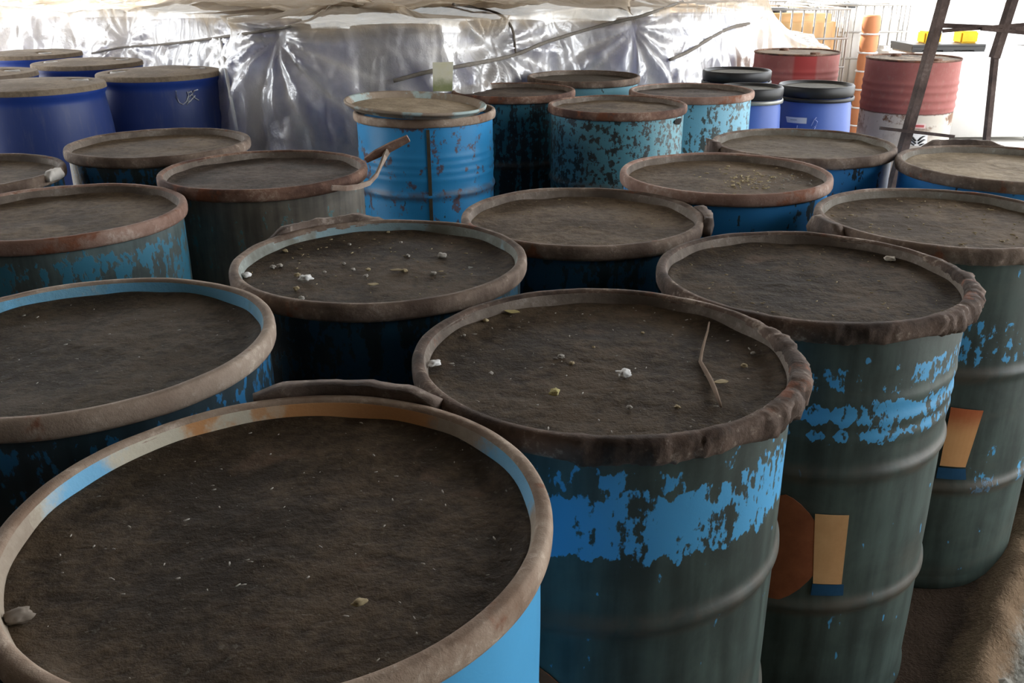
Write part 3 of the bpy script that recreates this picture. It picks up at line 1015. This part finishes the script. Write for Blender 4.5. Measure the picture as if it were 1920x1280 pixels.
a0, a1 = at_y(1690, 290, 3.35), at_y(1770, 0, 3.35)
d = (a1 - a0) / (a1.z - a0.z)
square_bar('leg', a0 - d * (a0.z - 0.0), a0 + d * (2.05 - a0.z), 0.030, fr, fo)
b0, b1 = at_y(1849, 268, 3.35), at_y(1866, 103, 3.35)
e = (b1 - b0) / (b1.z - b0.z)
b2 = at_y(1913, 0, 3.35)
square_bar('leg', b0 - e * (b0.z - 0.0), b1, 0.019, fr, fo)
g = (at_y(1918, -60, 3.35) - b1).normalized()
square_bar('leg_sleeve', b1 - g * 0.01, b1 + g * 0.75, 0.027, fr, fo)
square_bar('rung', at_y(1650, 240, 3.315), at_y(1789, 256, 3.315), 0.011, fr, fo)
square_bar('cross_bar', at_y(1748, 47, 3.385), at_y(1960, 56, 3.385), 0.015, fr, fo)
square_bar('cross_bar', at_y(1768, 58, 3.31), at_y(1960, 43, 3.31), 0.012, fr, fo)
square_bar('cross_bar', at_y(1840, 54, 3.30), at_y(1965, 66, 3.30), 0.011, fr, fo)

# ------------------------------------------------------------------ tank cages, pallet and yard things at the back right
AMB = NT('amber_tank_plastic', 0.5, 0.4)
_x, _y, _z = AMB.xyz()
_n = AMB.noise(AMB.vec((0, 0, 0), (2, 2, 1.2)), 3, 4, .6)
AMB.color(AMB.mix(_n, (0.62, 0.33, 0.12), (0.80, 0.55, 0.28)))
MILK = plain('milky_tank_plastic', (0.80, 0.79, 0.76), 0.5, 0.4, vary=0.06)
CAGE = plain('galvanised_cage', (0.40, 0.385, 0.36), 0.5, 0.4, 0.3, 0.2)
PALW = plain('grey_pallet', (0.25, 0.22, 0.19), 0.8)


def ibc(x, y, label, tank_m, rz=0.0, w=1.0, h=1.10):
    root = thing('caged_tank', label, 'tank', (x, y, 0), rz, 'caged liquid tanks in the yard')
    bm = bmesh.new()
    box(bm, (0, 0, .13 + (h - .17) / 2), (w - .09, .90, h - .17))
    bmesh.ops.bevel(bm, geom=list(bm.edges), offset=0.07, segments=4, affect='EDGES')
    obj('tank', bm, tank_m, root)
    bm = bmesh.new()
    for k in range(11):
        px = -w / 2 + w * k / 10
        for py in (-.49, .49):
            tube(bm, [(px, py, .12), (px, py, h)], .008, 6)
    for k in range(1, 10):
        py = -.49 + .98 * k / 10
        for px in (-w / 2, w / 2):
            tube(bm, [(px, py, .12), (px, py, h)], .008, 6)
    for k in range(5):
        z = .14 + (h - .14) * k / 4
        c = [(-w / 2, -.5, z), (w / 2, -.5, z), (w / 2, .5, z), (-w / 2, .5, z), (-w / 2, -.5, z)]
        for p, q in zip(c, c[1:]):
            tube(bm, [p, q], .010, 6)
    for px in (-.22, .22):
        tube(bm, [(px, -.5, h + .005), (px, .5, h + .005)], .012, 6)
    obj('cage', bm, CAGE, root)
    bm = bmesh.new()
    for py in (-.42, 0, .42):
        box(bm, (0, py, .045), (w, .12, .09))
    box(bm, (0, 0, .105), (w, 1.0, .03))
    obj('pallet', bm, PALW, root, False)
    b = lathe([(.11, h - .06), (.115, h - .005), (.10, h + .0)], 32, cap_top=True)
    obj('cap', b, BLK, root)
    return root


ibc(2.40, 8.75, 'amber caged tank partly covered by the tail of the plastic sheet', AMB.m, 0.05)
ibc(3.35, 9.62, 'white caged tank to the right of the orange ribbed pipe', MILK, 0.03, 0.86)
ibc(2.2, 10.85, 'amber caged tank in the second row behind', AMB.m, 0.02)
ibc(3.35, 10.9, 'white caged tank in the second row behind', MILK, 0.02)
# orange ribbed pipe standing between the tanks
pp = thing('ribbed_pipe', 'orange ribbed pipe standing upright between two caged tanks', 'pipe', (3.06, 8.12, 0))
prof = []
for k in range(7):
    z = k * .152
    prof += [(.062, z), (.072, z + .02), (.075, z + .07), (.072, z + .130), (.062, z + .145)]
obj('body', lathe(prof, 40, cap_bottom=True, cap_top=True), plain('orange_pipe_plastic', (0.62, 0.25, 0.11), 0.6, vary=0.15, scale=6), pp)
for k in range(1, 7):
    bm = bmesh.new()
    z = k * .152 - .004
    ring = [(.076 * math.cos(2 * PI * i / 24), .076 * math.sin(2 * PI * i / 24), z) for i in range(25)]
    tube(bm, ring, .008, 6)
    obj('band', bm, MILK, pp)

# black pallet with yellow blocks on a white chest
CH = at_y(1780, 96, 8.3).z                       # height of the chest's top
wc = thing('storage_chest', 'large white chest in the sunlit yard under the black pallet', 'chest', (4.12, 8.6, 0))
bm = bmesh.new()
box(bm, (0, 0, (CH + .022) / 2), (1.30, .9, CH - .022))
bmesh.ops.bevel(bm, geom=list(bm.edges), offset=0.03, segments=3, affect='EDGES')
obj('body', bm, MILK, wc)
for sx in (-.55, .55):
    for sy in (-.36, .36):
        bm = bmesh.new()
        box(bm, (sx, sy, .011), (.08, .08, .022))
        obj('foot', bm, BLK, wc, False)
bp = thing('plastic_pallet', 'black plastic pallet lying on the white chest in the yard', 'pallet', (3.80, 8.47, CH))
bm = bmesh.new()
box(bm, (0, 0, .052), (.63, .5, .02))
for sx in (-.27, 0, .27):
    box(bm, (sx, 0, .021), (.09, .48, .042))
box(bm, (0, -.24, .03), (.63, .02, .03))
obj('deck', bm, BLK, bp, False)
yel = plain('yellow_plastic', (0.85, 0.50, 0.01), 0.5)
for sx, nm in ((-.10, 'left yellow block on the black pallet'), (.22, 'right yellow block on the black pallet')):
    bm = bmesh.new()
    box(bm, (0, 0, .05), (.15, .16, .10))
    bmesh.ops.bevel(bm, geom=list(bm.edges), offset=0.012, segments=2, affect='EDGES')
    o = obj('yellow_block', bm, yel, None, False, (3.80 + sx, 8.42, CH + .062))
    tag(o, nm, 'block', 'yellow blocks on the black pallet')

# ------------------------------------------------------------------ drums under a sheet of clear plastic
PATH = [(-6.2, 7.4), (-4.6, 7.0), (-3.6, 6.75), (-2.75, 6.45), (-2.05, 5.85), (-1.62, 5.12), (-1.36, 4.52), (-1.02, 4.33), (-0.62, 4.36), (-0.25, 4.52), (0.02, 5.05),
        (0.42, 5.54), (0.80, 5.56), (1.10, 5.88), (1.38, 6.3), (1.62, 6.85), (1.92, 7.16), (2.25, 7.26), (2.52, 7.33)]


def catmull(pts, n):
    out = []
    m = len(pts)
    for i in range(m - 1):
        p0, p1, p2, p3 = (Vector(pts[max(i - 1, 0)]), Vector(pts[i]), Vector(pts[i + 1]), Vector(pts[min(i + 2, m - 1)]))
        for k in range(n):
            t = k / n
            out.append(0.5 * ((2 * p1) + (p2 - p0) * t + (2 * p0 - 5 * p1 + 4 * p2 - p3) * t * t + (3 * p1 - p0 - 3 * p2 + p3) * t ** 3))
    out.append(Vector(pts[-1]))
    return out


path = catmull(PATH, 40)
acc = [0.0]
for a, b in zip(path, path[1:]):
    acc.append(acc[-1] + (b - a).length)
TOTAL = acc[-1]


def path_at(s):
    lo, hi = 0, len(acc) - 1
    while hi - lo > 1:
        m = (lo + hi) // 2
        if acc[m] <= s:
            lo = m
        else:
            hi = m
    f = (s - acc[lo]) / max(1e-6, acc[hi] - acc[lo])
    p = path[lo].lerp(path[hi], f)
    t = path[min(hi + 3, len(path) - 1)] - path[max(lo - 3, 0)]
    t.normalize()
    return p, Vector((-t.y, t.x))                  # second: inward (away from the camera)


def s_of(x, y):
    return acc[min(range(len(path)), key=lambda i: (path[i] - Vector((x, y))).length)]


def tri(x):
    x = x % 1.0
    return 1 - abs(2 * x - 1)


KNOTS = [(s_of(-1.55, 5.0), 1.12, 0.8), (s_of(-1.12, 4.4), 1.16, 1.0), (s_of(0.05, 4.98), 1.05, 1.1), (s_of(0.75, 5.4), 1.12, 0.9), (s_of(-2.6, 6.4), 1.0, 0.7)]


S_TAIL = s_of(1.98, 7.18)


def sheet_top(s):
    f = s / TOTAL
    h = 1.235 + 0.03 * noise.noise(Vector((s * 1.7, 0, 4))) + 0.012 * noise.noise(Vector((s * 7, 0, 9)))
    for ks, kz, kw in KNOTS:
        h -= 0.03 * math.exp(-((s - ks) / 0.06) ** 2)
    tail = 1 - math.exp(-max(0.0, s - S_TAIL) / 0.16)
    return h * (1 - tail) + 0.87 * tail


def facet(a, b, c):                                # flat planes meeting in sharp creases
    d = noise.voronoi(Vector((a, b, c)))[0]
    return d[1] - d[0]


def sheet_point(s, v):
    """v 0..1 from the far edge of the top to the hem on the floor."""
    p, inn = path_at(s)
    top = sheet_top(s)
    vt = 0.42
    if v < vt:
        d = (1 - v / vt)
        depth = 0.10 + d * 1.7 * (1 - 0.85 * ease((s - S_TAIL + .5) / 0.5))
        z = top - 0.03 * ease((0.25 - d) / 0.25) + 0.05 * noise.fractal(Vector((s * 2.1, d * 4, 1.5)), 1, 2, 4) * ease(d * 5) + 0.02 * d
        off = depth
        fold = 0
        gather = 0.0
    else:
        w = (v - vt) / (1 - vt)
        z = (top - 0.03) * (1 - w) + 0.012 * w
        off = 0.10 * (1 - ease(w * 3.2)) - 0.10 * ease((w - .2) / .8)
        a = ease(w * 2.2)
        wob = s + 0.10 * noise.noise(Vector((s * 2, w * 2.0, 7)))
        c = tri(wob * 3.1 + 0.5 * noise.noise(Vector((s * 1.1, 0, 0)))) ** 1.4
        c2 = tri(wob * 8.3 + w * 0.5 + noise.noise(Vector((s * 2.3, 2, 0))))
        fold = a * (0.055 * (c - .5) + 0.018 * (c2 - .5))
        fold += 0.05 * (facet(s * 2.6, w * 3.4, 2.0) - .35) + 0.018 * (facet(s * 6.5 + 3, w * 8.0, 5.0) - .35)
        gather = 0.5 * max(0.0, c2 - .55) * max(0.0, c) 
        for ks, kz, kw in KNOTS:
            ds, dz = s - ks, z - kz
            dist = math.hypot(ds, dz)
            if dist < 1.1:
                ang = math.atan2(ds, -dz)
                fall = ease(dist / 0.16) * (1 - ease((dist - 0.25) / 0.85))
                tr = tri(ang * 2.1 + 0.7 * noise.noise(Vector((ang * 1.5, ks, 0))))
                gather = max(gather, fall * kw * tr ** 4)
                fold += kw * fall * 0.038 * (tri(ang * 2.1 + 0.7 * noise.noise(Vector((ang * 1.5, ks, 0)))) - 0.5)
                fold += kw * 0.05 * math.exp(-(dist / 0.09) ** 2)
    q = p + inn * (off + fold)
    return Vector((q.x, q.y, max(z, 0.006))), gather


bm = bmesh.new()
NS, NV = 900, 150
gather_vals = []
grid = []
for j in range(NV + 1):
    row = []
    for i in range(NS + 1):
        co, ga_ = sheet_point(TOTAL * i / NS, j / NV)
        row.append(bm.verts.new(co))
        gather_vals.append(ga_)
    grid.append(row)
for j in range(NV):
    for i in range(NS):
        bm.faces.new((grid[j][i], grid[j][i + 1], grid[j + 1][i + 1], grid[j + 1][i]))

pm = bpy.data.materials.new('clear_dusty_polythene')
pm.use_nodes = True
T = NT.__new__(NT)
T.m, T.t = pm, pm.node_tree
T.b = T.t.nodes['Principled BSDF']
T.tc = T.n('ShaderNodeTexCoord')
n1 = T.noise(T.vec(), 2.2, 5, .6)
n2 = T.noise(T.vec(), 14, 5, .7)
x_, y_, z_ = T.xyz()
topm = T.step(T.op('ADD', z_, T.op('MULTIPLY', T.op('SUBTRACT', n1, .5), .25)), 1.10, 1.20)
film_col = T.mix(T.op('MULTIPLY', topm, T.op('ADD', .55, T.op('MULTIPLY', n2, .4))), (0.85, 0.81, 0.75), (0.50, 0.385, 0.245))
dif = T.n('ShaderNodeBsdfDiffuse')
T.put(dif.inputs[0], film_col)
trl = T.n('ShaderNodeBsdfTranslucent')
T.put(trl.inputs[0], film_col)
tra = T.n('ShaderNodeBsdfTransparent')
tra.inputs[0].default_value = (0.93, 0.95, 0.97, 1)
gl = T.n('ShaderNodeBsdfGlossy')
gl.inputs['Roughness'].default_value = 0.30


def mixs(f, a, b):
    q = T.n('ShaderNodeMixShader')
    T.put(q.inputs[0], f)
    T.t.links.new(a, q.inputs[1])
    T.t.links.new(b, q.inputs[2])
    return q.outputs[0]


haze = mixs(0.40, dif.outputs[0], trl.outputs[0])
ga = T.n('ShaderNodeAttribute')
ga.attribute_name = 'gather'
cov = T.op('ADD', 0.36, T.op('MULTIPLY', T.step(n1, .36, .66), .30))
cov = T.op('MINIMUM', T.op('ADD', cov, T.op('MULTIPLY', ga.outputs['Fac'], .55)), .95)
vo = T.n('ShaderNodeTexVoronoi')
vo.feature = 'DISTANCE_TO_EDGE'
T.put(vo.inputs['Vector'], T.vec((0, 0, 0), (1, 1, .55)))
vo.inputs['Scale'].default_value = 7.0
cr = T.op('ADD', T.op('MULTIPLY', T.step(vo.outputs['Distance'], 0.0, 0.16), .6), n2)
bp_ = T.n('ShaderNodeBump')
bp_.inputs['Strength'].default_value = 0.3
bp_.inputs['Distance'].default_value = 0.03
T.put(bp_.inputs['Height'], cr)
for q_ in (dif, trl, gl):
    T.t.links.new(bp_.outputs[0], q_.inputs['Normal'])
cov = T.op('MINIMUM', T.op('ADD', cov, T.op('MULTIPLY', T.op('SUBTRACT', 1.0, T.step(x_, -2.7, -1.9)), .3)), .95)  # left end made denser and whiter, standing in for sunlight on it
cov = T.op('MAXIMUM', cov, T.op('MULTIPLY', topm, .88))
body = mixs(cov, tra.outputs[0], haze)
fres = T.n('ShaderNodeFresnel')
fres.inputs[0].default_value = 1.5
body = mixs(T.op('ADD', T.op('MULTIPLY', T.op('MULTIPLY', fres.outputs[0], .28), T.op('SUBTRACT', 1.0, topm)), .02), body, gl.outputs[0])
T.t.links.new(body, T.t.nodes['Material Output'].inputs['Surface'])
T.t.nodes.remove(T.b)
pm.use_backface_culling = False
bvh = BVHTree.FromBMesh(bm)
sheet = obj('plastic_sheet', bm, pm)
sheet.data.attributes.new('gather', 'FLOAT', 'POINT').data.foreach_set('value', gather_vals)
tag(sheet, 'huge clear dusty plastic sheet draped over the stack of drums along the back', 'plastic sheet')


def on_sheet(px, py, lift=0.022):
    o0 = Vector((0, 0, CAM_Z))
    d = ray_dir(px, py).normalized()
    hit = bvh.ray_cast(o0, d)
    if hit[0] is None:
        return None
    return hit[0] - d * lift


ROPE = plain('frayed_grey_rope', (0.17, 0.15, 0.125), 0.95, vary=0.4, scale=40)
ROPEW = plain('white_cord', (0.80, 0.80, 0.80), 0.9, vary=0.2, scale=40)


def rope(px_pts, mat, rad, label):
    pts = []
    for (ax, ay), (bx, by) in zip(px_pts, px_pts[1:]):
        n = max(2, int(math.hypot(bx - ax, by - ay) / 9))
        for k in range(n):
            p = on_sheet(ax + (bx - ax) * k / n, ay + (by - ay) * k / n)
            if p is not None:
                pts.append(p)
    p = on_sheet(*px_pts[-1])
    if p is not None:
        pts.append(p)
    # even out the depth so that it hangs like a cord
    for _ in range(3):
        pts = [pts[0]] + [(pts[i - 1] + pts[i] * 2 + pts[i + 1]) / 4 for i in range(1, len(pts) - 1)] + [pts[-1]]
    bm = bmesh.new()
    tube(bm, pts, rad, 7, [0.8 + 0.5 * abs(noise.noise(Vector((i * .7, 3, 1)))) for i in range(len(pts))])
    tag(obj('rope', bm, mat), label, 'rope', 'ropes tied over the plastic sheet')


rope([(738, 152), (800, 135), (870, 123), (930, 112), (968, 103), (1020, 80), (1085, 60), (1150, 42), (1205, 30), (1250, 14), (1280, 3)], ROPE, 0.011,
     'grey rope running up to the right across the plastic sheet above the steel drums')
rope([(968, 103), (964, 85), (965, 62), (958, 44), (940, 26), (905, 16), (850, 8)], ROPE, 0.008, 'short rope rising from the knot to the top of the plastic sheet')
rope([(1256, 112), (1290, 98), (1330, 72), (1372, 50), (1405, 44)], ROPE, 0.012, 'grey rope at the bright right end of the plastic sheet')
rope([(172, 100), (230, 88), (300, 84), (370, 76), (412, 70), (470, 62), (545, 50)], ROPE, 0.008, 'rope lying along the plastic sheet above the dusty blue plastic drums')
rope([(412, 70), (420, 110), (428, 160), (437, 205), (444, 245)], ROPEW, 0.009, 'white cord hanging down the plastic sheet beside the chalk marked drum')

# yellow and green card seen at the foot of the sheet
c0 = [on_sheet(812, 170, .02), on_sheet(846, 170, .02), on_sheet(850, 116, .02), on_sheet(811, 117, .02)]
ydep = min(p.y for p in c0) - 0.01
c0 = [at_y(812, 171, ydep), at_y(848, 171, ydep), at_y(850, 116, ydep), at_y(811, 117, ydep)]
bm = bmesh.new()
fv = [bm.verts.new(p) for p in c0]
bv = [bm.verts.new(p + Vector((0, .002, 0))) for p in c0]
bm.faces.new(fv)
bm.faces.new(bv)
for k in range(4):
    bm.faces.new((fv[k], fv[(k + 1) % 4], bv[(k + 1) % 4], bv[k]))
cd = NT('yellow_green_card', 0.8)
_x, _y, _z = cd.xyz()
_n = cd.noise(cd.vec(), 25, 3, .6)
zt, zb = c0[2].z, c0[0].z
cd.color(cd.mix(cd.step(cd.op('ADD', _z, cd.op('MULTIPLY', cd.op('SUBTRACT', _n, .5), .05)), zb + .02, zb + (zt - zb) * .55), cd.mix(_n, (.22, .28, .12), (.5, .5, .25)),
                cd.mix(_n, (.90, .86, .55), (.95, .93, .80))))
tag(obj('printed_card', bm, cd.m, None, False), 'yellow and green printed card hanging at the foot of the plastic sheet', 'card')

# the blue drums under the sheet
UNDER = [(-1.03, 4.80), (-0.47, 5.00), (0.0, 5.76), (-1.10, 5.42), (-0.70, 5.92), (0.52, 6.06), (-1.55, 6.10), (1.02, 6.66), (-0.05, 6.35), (-2.35, 6.95), (-3.05, 7.25),
         (1.42, 7.25), (-3.8, 7.5), (-1.75, 6.80)]
PLV = plain('violet_blue_polyethylene', (0.06, 0.085, 0.28), 0.45, 0.4, vary=0.15, scale=4)


def covered(x, y, label):
    root = thing('plastic_drum', label, 'drum', (x, y, 0), 0, 'blue drums under the plastic sheet')
    prof = [(0.20, 0.0), (0.262, 0.004), (0.276, 0.06), (0.292, 0.2), (0.294, 0.5), (0.292, 0.8), (0.284, 1.0), (0.276, 1.06), (0.284, 1.075), (0.286, 1.10), (0.278, 1.115), (0.266, 1.105)]
    obj('body', lathe(prof, 64, cap_bottom=True, cap_top=True), PLV, root)
    return root


LBLS = {0: 'blue drum showing through the plastic beside the white cord', 1: 'blue drum under the plastic just left of the bright blue steel drum',
        2: 'blue drum under the plastic behind the yellow card', 5: 'blue drum under the plastic behind the rearmost steel drum',
        7: 'blue drum under the bright right part of the plastic'}
for i, (x, y) in enumerate(UNDER):
    covered(x, y, LBLS.get(i, 'blue drum hidden deep under the dusty plastic sheet'))

# ------------------------------------------------------------------ things lying on the lids
random.seed(11)


def lump_mesh(name, size, seed, flat=0.6, elong=1.0):
    bm = bmesh.new()
    bmesh.ops.create_icosphere(bm, subdivisions=3, radius=1)
    for v in bm.verts:
        d = 1 + 0.45 * noise.fractal(v.co * 1.5 + Vector((seed, 0, 0)), 1, 2, 3)
        v.co = Vector((v.co.x * d * size * elong, v.co.y * d * size, v.co.z * d * size * flat))
    mz = min(v.co.z for v in bm.verts)
    for v in bm.verts:
        v.co.z -= mz * 0.9
    return bm


def leaf_mesh(size, seed, wide=0.6):
    bm = bmesh.new()
    n = 10
    rows = []
    for lay in (0, 1):
        rr = []
        for i in range(n + 1):
            f = i / n
            w = size * wide * math.sin(PI * min(.98, max(.02, f))) ** .7 * (1 + .25 * noise.noise(Vector((seed, f * 4, 0))))
            row = []
            for j in (-1, -.5, 0, .5, 1):
                z = 0.0012 + .06 * size * (1 - math.cos(j * 1.4)) + .05 * size * math.sin(f * 4 + seed) ** 2 - lay * .001
                row.append(bm.verts.new(((f - .5) * 2 * size, j * w, z)))
            rr.append(row)
        rows.append(rr)
    for rr in rows:
        for a, b in zip(rr, rr[1:]):
            for k in range(4):
                bm.faces.new((a[k], a[k + 1], b[k + 1], b[k]))
    t, u = rows
    for i in range(n):
        for k in (0, 4):
            bm.faces.new((t[i][k], t[i + 1][k], u[i + 1][k], u[i][k]))
    return bm


WHITE = plain('white_foam', (0.85, 0.84, 0.81), 0.8, vary=0.08, scale=60)
TAN = plain('tan_chip', (0.42, 0.34, 0.20), 0.9, vary=0.25, scale=60)
GREYC = plain('pale_grey_chip', (0.42, 0.39, 0.34), 0.9, vary=0.25, scale=60)
YEL = plain('yellowed_flake', (0.52, 0.45, 0.20), 0.9, vary=0.25, scale=60)
ZL = {'A': .873, 'B': .875, 'C': .892, 'D': .884, 'E': .871, 'F': .864, 'G': .883, 'H': .871, 'I': .883, 'J': .892, 'M': .882}
for k in ZL:
    ZL[k] -= 0.0245


def place(kind, key, px, py, size, mat, name, label, cat, group=None, seed=1.0, elong=1.0, rz=None, dz=0.0, flat=.6):
    p = on_z(px, py, ZL[key])
    p.z += dz + (0.0045 if kind == 'leaf' else 0.0)
    bm = lump_mesh(name, size, seed, flat, elong) if kind == 'lump' else leaf_mesh(size, seed, elong)
    o = obj(name, bm, mat, None, True, p)
    o.rotation_euler = (0, 0, rz if rz is not None else seed * 2.1)
    tag(o, label, cat, group)


G1 = 'pale lumps on the drum lids'
place('lump', 'D', 463, 519, .0085, WHITE, 'foam_lump', 'white lump against the left inner rim of the crumb strewn drum', 'lump', G1, 1.2)
place('lump', 'D', 573, 527, .0105, WHITE, 'foam_lump', 'bright white lump in the left half of the crumb strewn drum lid', 'lump', G1, 2.4, 1.3, 0.3)
place('lump', 'B', 1170, 706, .0095, WHITE, 'foam_lump', 'white lump near the middle of the drum lid with the twig', 'lump', G1, 3.1, 1.2)
place('lump', 'B', 814, 690, .0075, WHITE, 'foam_lump', 'white scrap against the left inner rim of the twig drum', 'lump', G1, 4.7, 1.5, 0.6, 0.003)
place('lump', 'B', 1040, 740, .0075, YEL, 'yellow_lump', 'yellowish lump left of the white one on the twig drum', 'lump', G1, 5.2, 1.1)
place('lump', 'E', 1668, 489, .0085, plain('cream_pebble', (.62, .56, .47), .8), 'pebble', 'cream oval pebble near the back rim of the crusted drum', 'pebble', None, 6.3, 1.4, -0.2)
place('lump', 'A', 38, 1166, .0100, plain('beige_clod', (.24, .20, .16), .9), 'dirt_clod', 'beige clod at the left edge of the largest drum lid', 'clod', None, 7.7, 1.2)
place('lump', 'A', 675, 1133, .0048, TAN, 'pale_chip', 'single pale chip on the front half of the largest drum lid', 'chip', None, 8.7, 1.5, 0.5)
place('leaf', 'B', 960, 590, .0145, YEL, 'dry_leaf', 'yellow dry leaf near the back left rim of the twig drum', 'leaf', None, 1.3, .55, -0.3)
place('leaf', 'B', 1352, 722, .0110, TAN, 'dry_leaf', 'small tan leaf at the end of the twig', 'leaf', None, 2.2, .6, 0.2)
place('leaf', 'D', 735, 583, .0220, plain('olive_leaf', (.20, .165, .08), .9, vary=.3, scale=50), 'dry_leaf', 'flat olive leaf at the front edge of the crumb strewn drum', 'leaf', None, 3.2, .5, 0.15)
place('leaf', 'D', 700, 538, .0110, TAN, 'dry_leaf', 'oval tan leaf in the middle of the crumb strewn drum lid', 'leaf', None, 4.4, .6, 0.1)
place('leaf', 'D', 744, 511, .0130, plain('brown_leaf', (.26, .20, .11), .9), 'dry_leaf', 'brown leaf behind the oval tan one on the crumb strewn drum', 'leaf', None, 5.4, .55, 0.0)
place('lump', 'D', 829, 482, .0085, GREYC, 'pale_chip', 'largest pale chip at the back of the crumb strewn drum lid', 'chip', None, 9.1, 1.2)
for i, (px, py, s) in enumerate([(535, 473, 6), (512, 503, 6), (525, 501, 6), (758, 510, 6), (812, 515, 6), (765, 482, 5), (556, 545, 6), (566, 563, 6), (608, 512, 4), (558, 518, 6), (490, 480, 4),
                                 (662, 508, 5), (690, 508, 5), (686, 520, 5), (655, 460, 4), (728, 437, 4), (645, 496, 4), (752, 456, 4)]):
    place('lump', 'D', px, py, s * .001, GREYC if i % 3 else TAN, 'crumb', 'small pale crumb on the black lid of the crumb strewn drum', 'crumb', 'crumbs on the crumb strewn drum', 10 + i * 1.7)
for i, (px, py, s) in enumerate([(910, 603, 5), (1265, 582, 5), (1395, 688, 5), (1412, 664, 4), (1072, 683, 4), (1052, 671, 5), (1113, 653, 3), (870, 630, 3), (1205, 625, 3), (920, 703, 4), (1270, 765, 4), (1180, 766, 4)]):
    place('lump', 'B', px, py, s * .001, GREYC if i % 2 else TAN, 'crumb', 'small pale crumb on the black lid of the twig drum', 'crumb', 'crumbs on the twig drum', 40 + i * 1.3)

# the twig
bm = bmesh.new()
tw = [(1330, 604), (1327, 620), (1321, 640), (1316, 660), (1313, 678), (1322, 694), (1332, 712), (1340, 730), (1346, 746), (1352, 762)]
pts = []
for i, (px, py) in enumerate(tw):
    p = on_z(px, py, ZL['B'] + 0.006 + 0.002 * math.sin(i))
    pts.append(p)
c = pts[4].copy()
tube(bm, [p - c for p in pts], .0030, 7, [.5, .6, .7, .8, 1.0, 1.2, 1.3, 1.2, .9, .6])
o = obj('twig', bm, plain('dry_twig', (.24, .17, .12), .9, vary=.3, scale=60), None, True, c)
tag(o, 'thin bent dry twig lying on the lid of the scraped blue drum', 'twig')

# grit and straw too fine to count
def litter(key, n, mats, label, name, size, area=None, seed=3):
    rnd = random.Random(seed)
    root = DRUMS[key].location
    bm = bmesh.new()
    for _ in range(n):
        if area:
            px, py = rnd.gauss(area[0], area[2]), rnd.gauss(area[1], area[3])
            p = on_z(px, py, ZL[key])
            if math.hypot(p.x - root.x, p.y - root.y) > .25:
                continue
        else:
            r, t = .262 * math.sqrt(rnd.random()), rnd.random() * 2 * PI
            p = Vector((root.x + r * math.cos(t), root.y + r * math.sin(t), ZL[key]))
        s = size * (0.4 + rnd.random())
        m = Matrix.Translation(p + Vector((0, 0, .002))) @ Matrix.Rotation(rnd.random() * 6.3, 4, 'Z') @ Matrix.Diagonal((s * (1 + 2 * rnd.random()), s * .7, s * .6, 1))
        bmesh.ops.create_icosphere(bm, subdivisions=1, radius=1, matrix=m)
    o = obj(name, bm, mats, None, True)
    tag(o, label, 'litter', None, 'stuff')


litter('G', 130, plain('straw', (.52, .43, .25), .9, vary=.3, scale=50), 'yellow straw bits strewn on the middle of a drum lid', 'straw_litter', .0028, (1400, 338, 34, 10), 5)
litter('G', 60, GREYC, 'pale grit strewn on the right of the straw covered lid', 'grit', .0022, (1470, 340, 30, 8), 6)
litter('A', 90, GREYC, 'fine pale grit on the lid of the largest drum', 'grit', .0013, None, 7)
litter('B', 90, GREYC, 'fine pale grit on the lid with the twig', 'grit', .0016, None, 8)
litter('C', 40, GREYC, 'fine pale grit on the lid at the left edge', 'grit', .0013, None, 9)
litter('D', 90, TAN, 'fine tan grit between the crumbs on the black lid', 'grit', .0018, None, 10)
litter('E', 90, TAN, 'fine tan grit on the lid of the crusted drum', 'grit', .0016, None, 11)
litter('F', 50, TAN, 'fine tan grit on the brown lid in the middle of the group', 'grit', .0016, None, 12)
litter('H', 120, TAN, 'tan grit on the lid with the broken lug', 'grit', .0022, None, 13)

# concrete kerb block and loose stones on the right
bm = bmesh.new()
box(bm, (0, 0, .07), (.44, .20, .14))
bmesh.ops.bevel(bm, geom=list(bm.edges), offset=0.012, segments=2, affect='EDGES')
o = obj('concrete_block', bm, plain('grey_concrete', (.34, .33, .31), .9), None, False, (1.72, 2.25, 0.02))
o.rotation_euler = (0, 0, R(-8))
tag(o, 'grey concrete block on the ground at the right edge', 'block')
rnd = random.Random(4)
bm = bmesh.new()
for _ in range(420):
    al, s = rnd.uniform(-.35, 1.3), rnd.uniform(.10, .75)
    x, y = .93 + .585 * al + .811 * s, 1.53 + .811 * al - .585 * s
    q = rnd.uniform(.004, .014)
    z = floor_height(x, y)
    m = Matrix.Translation((x, y, z + q * .3)) @ Matrix.Rotation(rnd.random() * 6, 4, 'Z') @ Matrix.Diagonal((q * 1.3, q, q * .7, 1))
    bmesh.ops.create_icosphere(bm, subdivisions=1, radius=1, matrix=m)
o = obj('gravel', bm, plain('pale_gravel', (.36, .34, .29), .95, vary=.35, scale=30), None, False)
tag(o, 'pale gravel and rubble on the ground at the lower right', 'gravel', None, 'stuff')

# faint lettering on the white wall across the yard
wl = plain('faint_brown_lettering', (.45, .36, .30), .9)
sg = thing('wall_lettering', 'faint line of brown lettering high on the white wall across the yard', 'lettering', (at_y(1820, 7, 18.84)))
so = sg.location.copy()
rnd = random.Random(2)
x = 1753
while x < 1890:
    w = rnd.choice([4, 6, 8, 5])
    bm = bmesh.new()
    a, b = at_y(x, 9.5, 18.83) - so, at_y(x + w, 4.5, 18.83) - so
    box(bm, ((a.x + b.x) / 2, 0, (a.z + b.z) / 2), (abs(b.x - a.x), .012, abs(b.z - a.z)))
    obj('letter', bm, wl, sg, False)
    x += w + rnd.choice([2, 2, 3, 9])
